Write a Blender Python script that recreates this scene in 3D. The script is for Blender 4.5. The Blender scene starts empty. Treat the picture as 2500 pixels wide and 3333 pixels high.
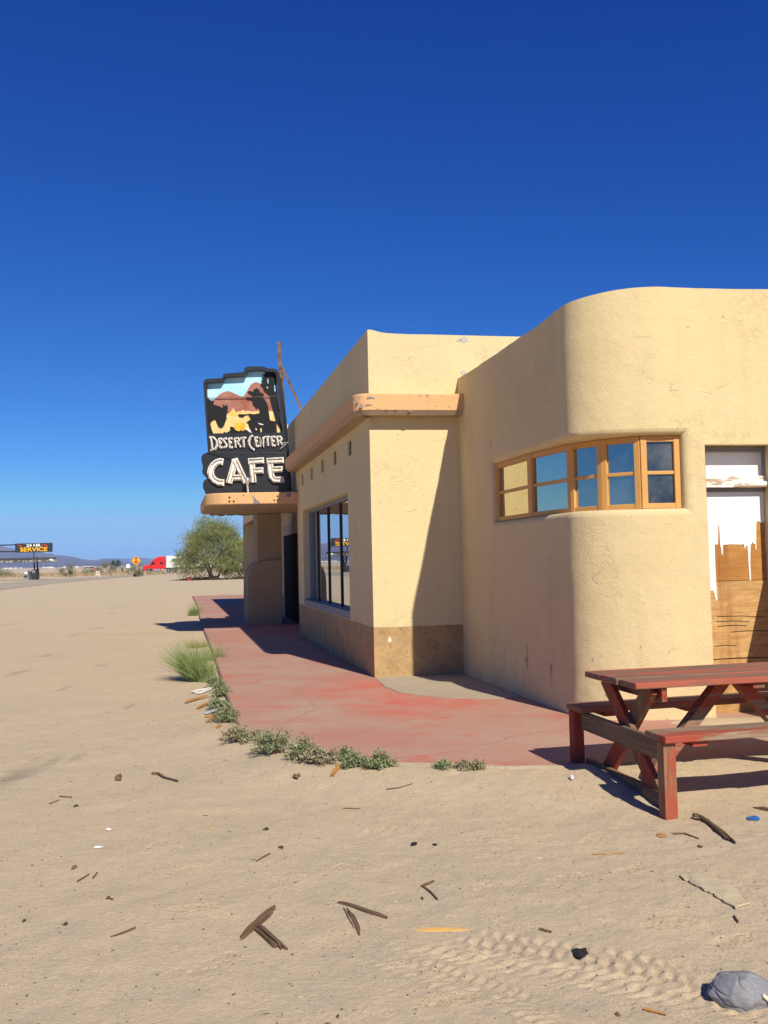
import bpy, bmesh, math, random
import numpy as np
from mathutils import Vector, Matrix
random.seed(7); rng = np.random.default_rng(11)
sc = bpy.context.scene; COL = sc.collection
R_ = math.radians
# ------------------------------------------------------------------ camera, sky, sun, exposure
FPX, CH = 3100.0, 1.6
TH = math.atan(154.5 * math.cos(.022) / FPX); RO = math.atan(.022)
_F = np.array([0, math.cos(TH), math.sin(TH)]); _U0 = np.array([0, -math.sin(TH), math.cos(TH)]); _R0 = np.array([1., 0, 0])
_R = math.cos(RO) * _R0 - math.sin(RO) * _U0; _U = math.sin(RO) * _R0 + math.cos(RO) * _U0
CAM = np.array([0, 0, CH])
cd = bpy.data.cameras.new('camera'); cam = bpy.data.objects.new('camera', cd); COL.objects.link(cam)
cd.sensor_fit = 'HORIZONTAL'; cd.sensor_width = 36; cd.lens = 36 * FPX / 2500; cd.clip_end = 40000; cd.clip_start = .05
M4 = Matrix(((_R[0], _U[0], -_F[0], 0), (_R[1], _U[1], -_F[1], 0), (_R[2], _U[2], -_F[2], CH), (0, 0, 0, 1)))
cam.matrix_world = M4; sc.camera = cam
SUN = np.array([.398, -.917]); SUN /= np.hypot(*SUN); EL = R_(40.8)
W = bpy.data.worlds.new('World'); sc.world = W; W.use_nodes = True
nt = W.node_tree; nt.nodes.clear()
sky = nt.nodes.new('ShaderNodeTexSky'); sky.sky_type = 'NISHITA'; sky.sun_disc = False
sky.sun_elevation = EL; sky.sun_rotation = math.atan2(SUN[0], SUN[1]); sky.altitude = 300; sky.air_density = 1.0; sky.dust_density = .1; sky.ozone_density = 5.0
sky.air_density = .6; sky.dust_density = 0; sky.ozone_density = 10
# deep polarised-looking blue: each channel of the sky gets its own contrast, the bright rim round the sun and horizon is held back
SKS = .12
sep = nt.nodes.new('ShaderNodeSeparateColor'); com = nt.nodes.new('ShaderNodeCombineColor'); nt.links.new(sky.outputs[0], sep.inputs[0])
def wm(op, a, b):
    q = nt.nodes.new('ShaderNodeMath'); q.operation = op; nt.links.new(a, q.inputs[0]); q.inputs[1].default_value = b; return q.outputs[0]
for i, (ref, out, pw, mx) in enumerate(((.226, .100, 1.80, .26), (.494, .352, 1.27, .50), (1.009, .82, .82, .80))):
    v = wm('MULTIPLY', wm('POWER', wm('MULTIPLY', sep.outputs[i], SKS / ref), pw), out); nt.links.new(wm('MULTIPLY', wm('MINIMUM', v, mx), 1 / SKS), com.inputs[i])
bg = nt.nodes.new('ShaderNodeBackground'); bg.inputs[1].default_value = SKS
wo = nt.nodes.new('ShaderNodeOutputWorld')
nt.links.new(com.outputs[0], bg.inputs[0]); nt.links.new(bg.outputs[0], wo.inputs[0])
sl = bpy.data.lights.new('sun', 'SUN'); sl.energy = 5.0; sl.angle = R_(.55); sl.color = (1, .92, .77)
so = bpy.data.objects.new('sun', sl); COL.objects.link(so)
so.rotation_euler = Vector((SUN[0] * math.cos(EL), SUN[1] * math.cos(EL), math.sin(EL))).to_track_quat('Z', 'Y').to_euler(); so.location = (6, -10, 12)
vs = sc.view_settings; vs.view_transform = 'Standard'; vs.look = 'None'; vs.exposure = .18; vs.gamma = 1
sc.cycles.max_bounces = 6; sc.cycles.diffuse_bounces = 4; sc.cycles.glossy_bounces = 3; sc.cycles.transparent_max_bounces = 6; sc.cycles.volume_bounces = 0

# ------------------------------------------------------------------ where things stand (surveyed from the photograph)
def ray(x, y): return _F * FPX + _R * (x - 1250) + _U * (1666.67 - y)
def G(x, y, z=0.):
    d = ray(x, y); return CAM + d * (z - CH) / d[2]
def PL(x, y, p, n):
    d = ray(x, y); n = np.array([n[0], n[1], 0.]); p = np.array([p[0], p[1], 0.]); return CAM + d * (n @ (p - CAM)) / (n @ d)
def AT(x, Y, z=0.):      # the point seen at column x of the photograph at distance Y and height z
    d = ray(x, 1836 - .022 * (x - 570)); return np.array([d[0] / d[1] * Y, Y, z])
ZS = .07
C0 = G(1220, 2206, ZS)
_v = ray(570, 1836)[:2]; fd = _v / np.hypot(*_v)
ed = np.array([math.cos(R_(9.3)), math.sin(R_(9.3))])
nF = np.array([-fd[1], fd[0]]); nE = np.array([ed[1], -ed[0]])
c2 = C0[:2]
def FP(u, z, o=0.):       # point on the cafe's street front: u along it, o outwards
    p = c2 + fd * u + nF * o; return (p[0], p[1], z)
def EP(w, z, o=0.):       # point on the cafe's end wall
    p = c2 + ed * w + nE * o; return (p[0], p[1], z)
def uF(x, y, o=0.):
    P = PL(x, y, c2 + nF * o, nF); return (P[:2] - c2) @ fd, P[2]
def wE(x, y, o=0.):
    P = PL(x, y, c2 + nE * o, nE); return (P[:2] - c2) @ ed, P[2]

# ------------------------------------------------------------------ numpy noise
def _h(i, j, s):
    n = (i.astype(np.int64) * 374761393 + j.astype(np.int64) * 668265263 + s * 2147483647) & 0xffffffff
    n = ((n ^ (n >> 13)) * 1274126177) & 0xffffffff
    return ((n ^ (n >> 16)) & 0xffff) / 65535.0
def vn(x, y, s=0):
    x = np.asarray(x, float); y = np.asarray(y, float)
    i = np.floor(x); j = np.floor(y); fx = x - i; fy = y - j; fx = fx * fx * (3 - 2 * fx); fy = fy * fy * (3 - 2 * fy)
    return (_h(i, j, s) * (1 - fx) + _h(i + 1, j, s) * fx) * (1 - fy) + (_h(i, j + 1, s) * (1 - fx) + _h(i + 1, j + 1, s) * fx) * fy
def fbm(x, y, o=4, s=0):
    t = 0; a = .5
    for k in range(o): t = t + a * (vn(x * 2 ** k, y * 2 ** k, s + k) - .5); a *= .5
    return t
def sst(a, b, x):
    t = np.clip((x - a) / (b - a), 0, 1); return t * t * (3 - 2 * t)

# ------------------------------------------------------------------ mesh helpers
class MB:
    def __init__(s): s.v = []; s.f = []; s.m = []
    def add(s, vs, fs, m=0):
        o = len(s.v); s.v += [tuple(map(float, p)) for p in vs]; s.f += [tuple(o + i for i in q) for q in fs]; s.m += [m] * len(fs); return s
    def quad(s, a, b, c, d, m=0): return s.add([a, b, c, d], [(0, 1, 2, 3)], m)
    def box(s, c, sx, sy, sz, ax=None, m=0):     # centre, full sizes, optional axes
        X, Y, Z = ax if ax else ((1, 0, 0), (0, 1, 0), (0, 0, 1))
        X, Y, Z, c = map(np.array, (X, Y, Z, c)); vs = []
        for k in (-.5, .5):
            for i, j in ((-.5, -.5), (.5, -.5), (.5, .5), (-.5, .5)): vs.append(c + X * (i * sx) + Y * (j * sy) + Z * (k * sz))
        return s.add(vs, [(3, 2, 1, 0), (4, 5, 6, 7), (0, 1, 5, 4), (1, 2, 6, 5), (2, 3, 7, 6), (3, 0, 4, 7)], m)
    def beam(s, a, b, w, t, up=(0, 0, 1), m=0):  # a bar from a to b, w across, t along up
        a, b, up = map(lambda q: np.array(q, float), (a, b, up)); d = b - a; L = np.linalg.norm(d); d /= L
        y = np.cross(up, d); y /= np.linalg.norm(y); z = np.cross(d, y)
        return s.box((a + b) / 2, L, w, t, (d, y, z), m)
    def prism(s, pts, ext, m=0, ms=None):        # polygon pts swept by ext; ms material of the sides
        n = len(pts); ext = np.array(ext, float); p = [np.array(q, float) for q in pts]; o = len(s.v)
        s.v += [tuple(q) for q in p] + [tuple(q + ext) for q in p]
        s.f += [tuple(o + i for i in range(n)), tuple(o + n + i for i in reversed(range(n)))]; s.m += [m, m]
        for i in range(n): s.f.append((o + i, o + n + i, o + n + (i + 1) % n, o + (i + 1) % n)); s.m.append(m if ms is None else ms)
        return s
    def tube(s, pts, r, n=8, m=0, cap=True):
        pts = [np.array(p, float) for p in pts]; o = len(s.v); K = len(pts)
        rr = r if hasattr(r, '__len__') else [r] * K; pu = None
        for k in range(K):
            d = pts[min(k + 1, K - 1)] - pts[max(k - 1, 0)]; d /= (np.linalg.norm(d) + 1e-9)
            u = np.cross(d, (0, 0, 1) if abs(d[2]) < .9 else (1, 0, 0)) if pu is None else pu - d * (pu @ d)
            u /= np.linalg.norm(u); pu = u; v = np.cross(d, u)
            for i in range(n):
                a = 2 * math.pi * i / n; s.v.append(tuple(pts[k] + (u * math.cos(a) + v * math.sin(a)) * rr[k]))
        for k in range(K - 1):
            for i in range(n): s.f.append((o + k * n + i, o + k * n + (i + 1) % n, o + (k + 1) * n + (i + 1) % n, o + (k + 1) * n + i)); s.m.append(m)
        if cap:
            s.f += [tuple(o + i for i in reversed(range(n))), tuple(o + (K - 1) * n + i for i in range(n))]; s.m += [m, m]
        return s
    def lathe(s, prof, c, ax=((1, 0, 0), (0, 1, 0), (0, 0, 1)), n=24, m=0):   # profile (r, h) about the third axis
        X, Y, Z = map(np.array, ax); c = np.array(c, float); o = len(s.v)
        for r, h in prof:
            for i in range(n):
                a = 2 * math.pi * i / n; s.v.append(tuple(c + X * (r * math.cos(a)) + Y * (r * math.sin(a)) + Z * h))
        for k in range(len(prof) - 1):
            for i in range(n): s.f.append((o + k * n + i, o + k * n + (i + 1) % n, o + (k + 1) * n + (i + 1) % n, o + (k + 1) * n + i)); s.m.append(m)
        s.f += [tuple(o + i for i in reversed(range(n))), tuple(o + (len(prof) - 1) * n + i for i in range(n))]; s.m += [m, m]
        return s
    def strip(s, line, w, nrm, d, m=0):          # flat bar of width w along a polyline in a plane, thickness d along nrm
        L = [np.array(p, float) for p in line]; nrm = np.array(nrm, float); K = len(L); o = len(s.v)
        for k in range(K):
            d0 = L[k] - L[k - 1] if k else L[1] - L[0]; d1 = L[k + 1] - L[k] if k < K - 1 else d0
            d0 = d0 / np.linalg.norm(d0); d1 = d1 / np.linalg.norm(d1); t = d0 + d1; t /= np.linalg.norm(t)
            sd = np.cross(nrm, t); sd /= np.linalg.norm(sd); q = min(1.6, 1 / max(.4, t @ d0))
            for a, b in ((-.5, 0), (.5, 0), (.5, 1), (-.5, 1)): s.v.append(tuple(L[k] + sd * (a * w * q) + nrm * (d * b)))
        for k in range(K - 1):
            for i in range(4): s.f.append((o + 4 * k + i, o + 4 * k + (i + 1) % 4, o + 4 * k + 4 + (i + 1) % 4, o + 4 * k + 4 + i)); s.m.append(m)
        s.f += [(o + 3, o + 2, o + 1, o), tuple(o + 4 * (K - 1) + i for i in range(4))]; s.m += [m, m]
        return s
    def build(s, name, mats, parent=None, smooth=False, bevel=0, origin=None, fix=True):
        me = bpy.data.meshes.new(name)
        v = s.v
        if origin is not None: v = [tuple(np.array(p) - np.array(origin)) for p in v]
        me.from_pydata(v, [], s.f)
        for m in (mats if isinstance(mats, (list, tuple)) else [mats]): me.materials.append(m)
        if len(me.polygons) == len(s.m): me.polygons.foreach_set('material_index', s.m)
        if fix:
            b = bmesh.new(); b.from_mesh(me); bmesh.ops.recalc_face_normals(b, faces=b.faces); b.to_mesh(me); b.free()
        if smooth: me.polygons.foreach_set('use_smooth', [True] * len(me.polygons))
        o = bpy.data.objects.new(name, me); COL.objects.link(o)
        if origin is not None: o.location = tuple(origin)
        if parent is not None: put(o, parent)
        if bevel:
            bm = o.modifiers.new('bevel', 'BEVEL'); bm.width = bevel; bm.segments = 2; bm.limit_method = 'ANGLE'
        return o
LOC = {}
def put(o, parent):
    o.parent = parent
    if parent.name in LOC: o.matrix_parent_inverse = Matrix.Translation(-Vector(LOC[parent.name]))   # parts modelled where they stand
def tag(o, label=None, cat=None, group=None, kind=None):
    for k, v in (('label', label), ('category', cat), ('group', group), ('kind', kind)):
        if v: o[k] = v
    return o
def thing(name, loc, label, cat, group=None, rz=0, world=False):
    o = bpy.data.objects.new(name, None); COL.objects.link(o); o.location = tuple(loc); o.rotation_euler = (0, 0, rz); o.empty_display_size = .2
    if world: LOC[o.name] = tuple(loc)
    return tag(o, label, cat, group)
def copy_tree(o, parent=None):
    c = o.copy(); COL.objects.link(c)
    if parent is not None: c.parent = parent
    for ch in list(o.children): copy_tree(ch, c)
    return c
def fast_mesh(name, V, Q, mats, parent=None, smooth=False, origin=None, mi=None):   # numpy quads
    me = bpy.data.meshes.new(name); V = np.asarray(V, float)
    if origin is not None: V = V - np.array(origin)
    Q = np.asarray(Q); k = Q.shape[1]
    me.vertices.add(len(V)); me.vertices.foreach_set('co', V.ravel()); me.loops.add(Q.size); me.loops.foreach_set('vertex_index', Q.ravel().astype(np.int32))
    me.polygons.add(len(Q)); me.polygons.foreach_set('loop_start', np.arange(0, Q.size, k, dtype=np.int32)); me.polygons.foreach_set('loop_total', np.full(len(Q), k, np.int32))
    for m in (mats if isinstance(mats, (list, tuple)) else [mats]): me.materials.append(m)
    if mi is not None: me.polygons.foreach_set('material_index', np.asarray(mi, np.int32))
    me.update(calc_edges=True); me.validate()
    me.polygons.foreach_set('use_smooth', [bool(smooth)] * len(me.polygons))
    o = bpy.data.objects.new(name, me); COL.objects.link(o)
    if origin is not None: o.location = tuple(origin)
    if parent is not None: put(o, parent)
    return o

# ------------------------------------------------------------------ material helpers
class NT:
    def __init__(s, name):
        s.mat = bpy.data.materials.new(name); s.mat.use_nodes = True; s.t = s.mat.node_tree; s.t.nodes.clear()
        s.out = s.n('ShaderNodeOutputMaterial'); s.b = s.n('ShaderNodeBsdfPrincipled'); s.l(s.b.outputs[0], s.out.inputs[0])
        s._oc = None
    def n(s, ty, **kw):
        q = s.t.nodes.new(ty)
        for k, v in kw.items(): setattr(q, k, v)
        return q
    def l(s, a, b): s.t.links.new(a, b)
    def co(s, scale=(1, 1, 1), rot=(0, 0, 0), loc=(0, 0, 0)):
        if s._oc is None: s._oc = s.n('ShaderNodeTexCoord')
        m = s.n('ShaderNodeMapping'); m.inputs['Scale'].default_value = scale; m.inputs['Rotation'].default_value = rot; m.inputs['Location'].default_value = loc
        s.l(s._oc.outputs['Object'], m.inputs[0]); return m.outputs[0]
    def noise(s, scale, detail=4, rough=.55, co=None, dist=0):
        q = s.n('ShaderNodeTexNoise'); q.inputs['Scale'].default_value = scale; q.inputs['Detail'].default_value = detail; q.inputs['Roughness'].default_value = rough; q.inputs['Distortion'].default_value = dist
        s.l(co if co is not None else s.co(), q.inputs['Vector']); return q.outputs['Fac']
    def vor(s, scale, co=None, feature='F1', out='Distance'):
        q = s.n('ShaderNodeTexVoronoi', feature=feature); q.inputs['Scale'].default_value = scale
        s.l(co if co is not None else s.co(), q.inputs['Vector']); return q.outputs[out]
    def ramp(s, fac, a, b, lo=0., hi=1.):
        q = s.n('ShaderNodeMapRange'); q.inputs['From Min'].default_value = a; q.inputs['From Max'].default_value = b; q.inputs['To Min'].default_value = lo; q.inputs['To Max'].default_value = hi
        s.l(fac, q.inputs['Value']); return q.outputs[0]
    def mth(s, op, a, b=None):
        q = s.n('ShaderNodeMath', operation=op)
        for i, x in enumerate((a, b)):
            if x is None: continue
            if isinstance(x, (int, float)): q.inputs[i].default_value = x
            else: s.l(x, q.inputs[i])
        return q.outputs[0]
    def mix(s, fac, a, b):
        q = s.n('ShaderNodeMix', data_type='RGBA')
        for i, x in ((0, fac), (6, a), (7, b)):
            if isinstance(x, (int, float)): q.inputs[i].default_value = x
            elif isinstance(x, tuple): q.inputs[i].default_value = (*x, 1)
            else: s.l(x, q.inputs[i])
        return q.outputs[2]
    def col(s, x):
        if isinstance(x, tuple): s.b.inputs['Base Color'].default_value = (*x, 1)
        else: s.l(x, s.b.inputs['Base Color'])
    def bump(s, h, dist=.01, strength=1., prev=None):
        q = s.n('ShaderNodeBump'); q.inputs['Distance'].default_value = dist; q.inputs['Strength'].default_value = strength; s.l(h, q.inputs['Height'])
        if prev is not None: s.l(prev, q.inputs['Normal'])
        s.l(q.outputs[0], s.b.inputs['Normal']); return q.outputs[0]
    def done(s, rough=.9, spec=.2, metal=0):
        s.b.inputs['Roughness'].default_value = rough; s.b.inputs['Specular IOR Level'].default_value = spec; s.b.inputs['Metallic'].default_value = metal; return s.mat
def flat(name, c, rough=.7, var=.18, sc_=3., spec=.3, metal=0, bump=0.):
    t = NT(name); n = t.noise(sc_, 5)
    t.col(t.mix(n, tuple(x * (1 - var) for x in c), tuple(min(1, x * (1 + var)) for x in c)))
    if bump: t.bump(t.noise(sc_ * 12, 4), bump, .6)
    return t.done(rough, spec, metal)
CREAM = (.74, .63, .355); CREAM2 = (.70, .575, .32); PEACH = (.76, .46, .22); TAN = (.51, .345, .17)
def stucco(name, base, dark, band=None, peel=.69, crack=1., lump=.5, peelcol=(.40, .40, .40), chips=False):
    t = NT(name)
    big = t.noise(.9, 5, .6); mid = t.noise(5, 5, .65); st = t.noise(1, 4, .6, t.co((6, 6, .5)))
    c = t.mix(t.ramp(big, .3, .7), base, dark)
    c = t.mix(t.ramp(st, .52, .75, 0, .38), c, tuple(x * .80 for x in base)); gr = t.noise(150, 3, .6); c = t.mix(t.ramp(gr, .5, .75, 0, .35), c, tuple(x * .6 for x in base))
    c = t.mix(t.ramp(mid, .55, .75, 0, .25), c, tuple(x * .85 for x in base))
    if band is not None:
        sep = t.n('ShaderNodeSeparateXYZ'); t.l(t.co(), sep.inputs[0])
        z = t.mth('ADD', sep.outputs[2], t.mth('MULTIPLY', t.mth('SUBTRACT', mid, .5), .03))
        bm = t.ramp(z, band[0], band[0] - .012)
        bc = t.mix(t.ramp(t.noise(3.5, 6, .7), .42, .66), band[1], tuple(x * .72 for x in band[1]))
        bc = t.mix(t.ramp(t.noise(13, 5, .75), .56, .64, 0, .55), bc, tuple(x * .45 for x in band[1]))
        c = t.mix(bm, c, bc)
    # flaked paint: ragged grey patches
    pm = t.mth('MULTIPLY', t.ramp(t.noise(2.3, 6, .62, dist=.6), peel, peel + .012), 1)
    c = t.mix(pm, c, t.mix(t.noise(22, 3), tuple(x * .7 for x in peelcol), peelcol))
    sp = t.ramp(t.noise(17, 3, .5), .74, .76)
    c = t.mix(t.mth('MULTIPLY', sp, .7), c, (.25, .2, .14))
    cm = None
    if chips:      # gouges and flaking low on the wall
        sz_ = t.n('ShaderNodeSeparateXYZ'); t.l(t.co(), sz_.inputs[0]); low = t.ramp(sz_.outputs[2], 1.15, .25, 0, 1)
        cm = t.ramp(t.mth('ADD', t.noise(4.5, 6, .72, t.co((1.4, 1.4, .55))), t.mth('MULTIPLY', low, .085)), .705, .72)
        c = t.mix(t.mth('MULTIPLY', cm, .75), c, (.36, .25, .16)); c = t.mix(t.mth('MULTIPLY', low, t.ramp(mid, .4, .7, 0, .4)), c, (.52, .36, .24))
        c = t.mix(t.ramp(t.noise(1.3, 6, .7, t.co((2, 2, .35), loc=(3, 1, 2))), .56, .70, 0, .35), c, (.58, .44, .25))
    # cracks
    dv = t.n('ShaderNodeMix', data_type='VECTOR'); dv.inputs[0].default_value = .3
    cn = t.n('ShaderNodeTexNoise'); cn.inputs['Scale'].default_value = 3; cn.inputs['Detail'].default_value = 5; t.l(t.co(), cn.inputs['Vector'])
    t.l(t.co((1, 1, 2.6)), dv.inputs[4]); t.l(cn.outputs['Color'], dv.inputs[5])
    ck = t.ramp(t.vor(2.2, dv.outputs[1], 'DISTANCE_TO_EDGE'), 0, .012, 1, 0)
    ck = t.mth('MULTIPLY', ck, t.ramp(t.noise(4.2, 4, .6, t.co((.6, .6, 1.6))), .56, .64, 0, crack))
    c = t.mix(t.mth('MULTIPLY', ck, .55), c, tuple(x * .45 for x in base))
    t.col(c)
    h = t.mth('ADD', t.mth('ADD', t.mth('MULTIPLY', t.noise(80, 5, .75), .65), t.mth('MULTIPLY', t.vor(140), .22)), t.mth('MULTIPLY', t.noise(9, 5, .6), lump * 2))
    # lifted paint ridges
    rg = t.ramp(t.mth('ABSOLUTE', t.mth('SUBTRACT', t.noise(5.5, 6, .62, dist=.5), .5)), 0, .022, 1, 0)
    rg = t.mth('MULTIPLY', rg, t.ramp(t.noise(1.3, 4), .47, .6))
    h = t.mth('ADD', h, t.mth('MULTIPLY', rg, .30))
    h = t.mth('SUBTRACT', t.mth('SUBTRACT', h, t.mth('MULTIPLY', pm, .35)), t.mth('MULTIPLY', ck, .5))
    if cm is not None: h = t.mth('SUBTRACT', h, t.mth('MULTIPLY', cm, .6))
    t.bump(h, .012, .75)
    return t.done(.92, .12)
m_wall = stucco('cream_stucco', CREAM, CREAM2, band=(.725, TAN), peel=.72)
m_wing = stucco('cream_stucco_thick', (.73, .60, .335), (.68, .54, .29), peel=.735, crack=.7, lump=.5, chips=True)
m_ledge = stucco('peach_plaster', PEACH, (.72, .43, .21), peel=.655, crack=.4, peelcol=(.27, .27, .29))
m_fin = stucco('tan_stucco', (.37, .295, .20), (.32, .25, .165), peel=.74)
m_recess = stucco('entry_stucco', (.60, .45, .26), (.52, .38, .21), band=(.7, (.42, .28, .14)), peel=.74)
m_roof = flat('roof_felt', (.25, .24, .23), .95)
m_dark = flat('dark_interior', (.012, .012, .014), .9)
m_door = flat('dark_door_paint', (.02, .017, .014), .9, spec=.03)
m_doorfr = flat('tan_door_paint', (.36, .26, .16), .7)
m_greypaint = flat('grey_sill_paint', (.19, .22, .25), .55, bump=.002)
m_vent = flat('vent_grey', (.055, .048, .045), .8)
m_mull = flat('dark_mullion', (.03, .035, .045), .45)
m_ochre = flat('ochre_frame_paint', (.62, .33, .10), .6, .12, 8, bump=.0015)
m_shadegrey = flat('shade_grey_frame', (.20, .20, .20), .7)  # doorway frame darkened: shade under soffit and rail is put into this grey
m_white = flat('white_paint', (.80, .79, .76), .55, .05, 4, bump=.001)
m_pipe = flat('pale_pipe', (.55, .52, .48), .6)
def glass(name, tint=(.012, .014, .018), f0=.12, grime=.08, gc=(.92, .95, .97)):
    t = NT(name); t.b.inputs['Base Color'].default_value = (*tint, 1); t.b.inputs['Roughness'].default_value = .9; t.b.inputs['Specular IOR Level'].default_value = 0
    g = t.n('ShaderNodeBsdfGlossy'); g.inputs['Roughness'].default_value = .0; g.inputs['Color'].default_value = (*gc, 1)
    lw = t.n('ShaderNodeLayerWeight'); lw.inputs['Blend'].default_value = .5
    sch = t.mth('POWER', lw.outputs['Facing'], 2.5)
    fac = t.mth('ADD', t.mth('MULTIPLY', sch, .9 - f0), f0)
    dn = t.noise(3, 5, .6); c = t.mix(t.ramp(dn, .4, .75, 0, grime), tint, (.30, .28, .24)); t.col(c)
    wv = t.n('ShaderNodeBump'); wv.inputs['Distance'].default_value = .002; wv.inputs['Strength'].default_value = .25; t.l(t.noise(1.2, 1), wv.inputs['Height']); t.l(wv.outputs[0], g.inputs['Normal'])
    mx = t.n('ShaderNodeMixShader'); t.l(fac, mx.inputs[0]); t.l(t.b.outputs[0], mx.inputs[1]); t.l(g.outputs[0], mx.inputs[2]); t.l(mx.outputs[0], t.out.inputs[0])
    return t.mat
m_glass = glass('shop_glass', f0=.45); m_glass2 = glass('strip_glass', f0=.52, grime=.38, gc=(.95, .90, .72)); m_glass3 = glass('dusty_glass', (.014, .016, .02), .12, .5)
def wood(name, c1, c2, paint=None, cover=.5, ax=0, stain=None):   # grain runs along object axis ax
    t = NT(name); sc3 = [14, 14, 14]; sc3[ax] = .9
    g = t.noise(2.2, 6, .65, t.co(tuple(sc3)), .6); g2 = t.noise(7, 4, .6, t.co(tuple(sc3)))
    c = t.mix(t.ramp(g, .3, .72), c1, c2)
    c = t.mix(t.ramp(g2, .6, .75, 0, .6), c, tuple(x * .35 for x in c1))
    h = t.mth('ADD', g, t.mth('MULTIPLY', g2, .5))
    if stain: c = t.mix(t.ramp(t.noise(1.1, 6, .7, t.co((4.5, 4.5, .35))), .50, .66, 0, .75), c, stain); c = t.mix(t.ramp(t.noise(1.3, 4, .6, t.co((.9, .9, 1.2))), .45, .75, 0, .35), c, tuple(x * .62 for x in c1))
    if paint:
        sc4 = [4, 4, 4]; sc4[ax] = .55
        pm = t.mth('ADD', t.mth('MULTIPLY', t.noise(1.6, 6, .7, t.co(tuple(sc4))), .75), t.mth('MULTIPLY', g, .25))
        pm = t.ramp(pm, cover - .03, cover + .03)
        pc = t.mix(t.noise(3, 4), paint, tuple(min(1, x * 1.35 + .012) for x in paint))
        c = t.mix(pm, pc, c); h = t.mth('SUBTRACT', h, t.mth('MULTIPLY', pm, .5))
    t.col(c); t.bump(h, .004, .8); return t.done(.82, .2)
RED = (.29, .056, .032)
m_tred = wood('red_worn_wood', (.16, .105, .07), (.36, .26, .17), RED, .50)
m_ttop = wood('red_tabletop_wood', (.13, .075, .05), (.30, .175, .115), (.31, .085, .052), .49)
m_tredy = wood('red_worn_wood_cross', (.14, .085, .05), (.27, .18, .11), (.26, .035, .025), .50, 1)
m_tredz = wood('red_worn_leg', (.12, .07, .04), (.25, .16, .09), (.25, .042, .022), .53, 2)
m_tbare = wood('bare_brown_wood', (.12, .075, .045), (.26, .17, .10), None, 0, 1)
m_tbarez = wood('bare_brown_leg', (.15, .09, .05), (.33, .21, .11), (.30, .055, .03), .505, 2)
m_ply = wood('orange_plywood', (.40, .175, .045), (.55, .27, .08), None, stain=(.27, .11, .03))
m_ply2 = wood('weathered_plywood', (.40, .215, .075), (.66, .42, .18), None, stain=(.30, .13, .04))
m_stick = wood('dry_wood', (.085, .055, .032), (.23, .15, .09), None)
m_stick2 = wood('orange_dry_wood', (.36, .17, .05), (.52, .27, .09), None)
m_stick3 = wood('yellow_fresh_wood', (.55, .33, .09), (.72, .46, .15), None)
m_bark = wood('pale_bark', (.44, .36, .235), (.58, .48, .32), None)
m_peelrail = wood('peeling_white_rail', (.30, .19, .10), (.44, .30, .18), (.78, .76, .72), .50)
m_rust = NT('rusty_steel'); m_rust.col(m_rust.mix(m_rust.ramp(m_rust.noise(9, 5), .35, .65), (.10, .045, .025), (.24, .15, .10))); m_rust.bump(m_rust.noise(60, 3), .003); m_rust = m_rust.done(.75, .3)

# ------------------------------------------------------------------ ground
slab_px = [(640, 1965), (650, 2010), (663, 2048), (696, 2129), (718, 2200), (733, 2250), (751, 2297), (767, 2341), (780, 2372), (832, 2392), (951, 2418), (1040, 2452), (1125, 2471), (1282, 2487), (1450, 2493), (1660, 2503), (1900, 2497), (2240, 2474), (2600, 2462), (3200, 2450)]
slab_pts = [G(x, y, ZS)[:2] for x, y in slab_px]
_far = slab_pts[0] + fd * 9
SL = np.array([_far] + slab_pts)
YK = SL[9][1]
def segdist(px, py, P):
    d = np.full(px.shape, 1e9)
    for a, b in zip(P[:-1], P[1:]):
        ab = b - a; t = np.clip(((px - a[0]) * ab[0] + (py - a[1]) * ab[1]) / (ab @ ab), 0, 1)
        d = np.minimum(d, np.hypot(px - a[0] - t * ab[0], py - a[1] - t * ab[1]))
    return d
def inpoly(px, py, P):
    c = np.zeros(px.shape, bool); n = len(P)
    for i in range(n):
        x0, y0 = P[i]; x1, y1 = P[(i + 1) % n]
        if y0 == y1: continue
        m = ((y0 > py) != (y1 > py)) & (px < (x1 - x0) * (py - y0) / (y1 - y0) + x0); c ^= m
    return c
SLC = np.vstack([SL, [SL[-1] + ed * 2 + fd * 20, _far + ed * 25]])
door_pt = G(2420, 2348, ZS)[:2]
TR = [(G(1020, 2985)[:2], G(2560, 3262)[:2], .20, .062), (G(1150, 3075)[:2], G(1900, 3330)[:2], .13, .05)]
FT = [(G(1853, 2857)[:2], .5), (G(1470, 3258)[:2], .2), (G(1657, 3007)[:2], -.6), (G(1930, 2730)[:2], 1.0), (G(1590, 2730)[:2], .3), (G(2330, 2890)[:2], -.5), (G(1460, 2560)[:2], .8), (G(2380, 3060)[:2], .4), (G(700, 3130)[:2], .9), (G(1840, 2610)[:2], .1), (G(1700, 2690)[:2], -.3), (G(2060, 2830)[:2], .6), (G(1250, 2700)[:2], .4), (G(1120, 2820)[:2], -.2), (G(1560, 2900)[:2], 1.1), (G(2180, 3010)[:2], .3), (G(930, 2870)[:2], .7), (G(520, 2750)[:2], 1.2), (G(640, 2960)[:2], .2)]
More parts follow.
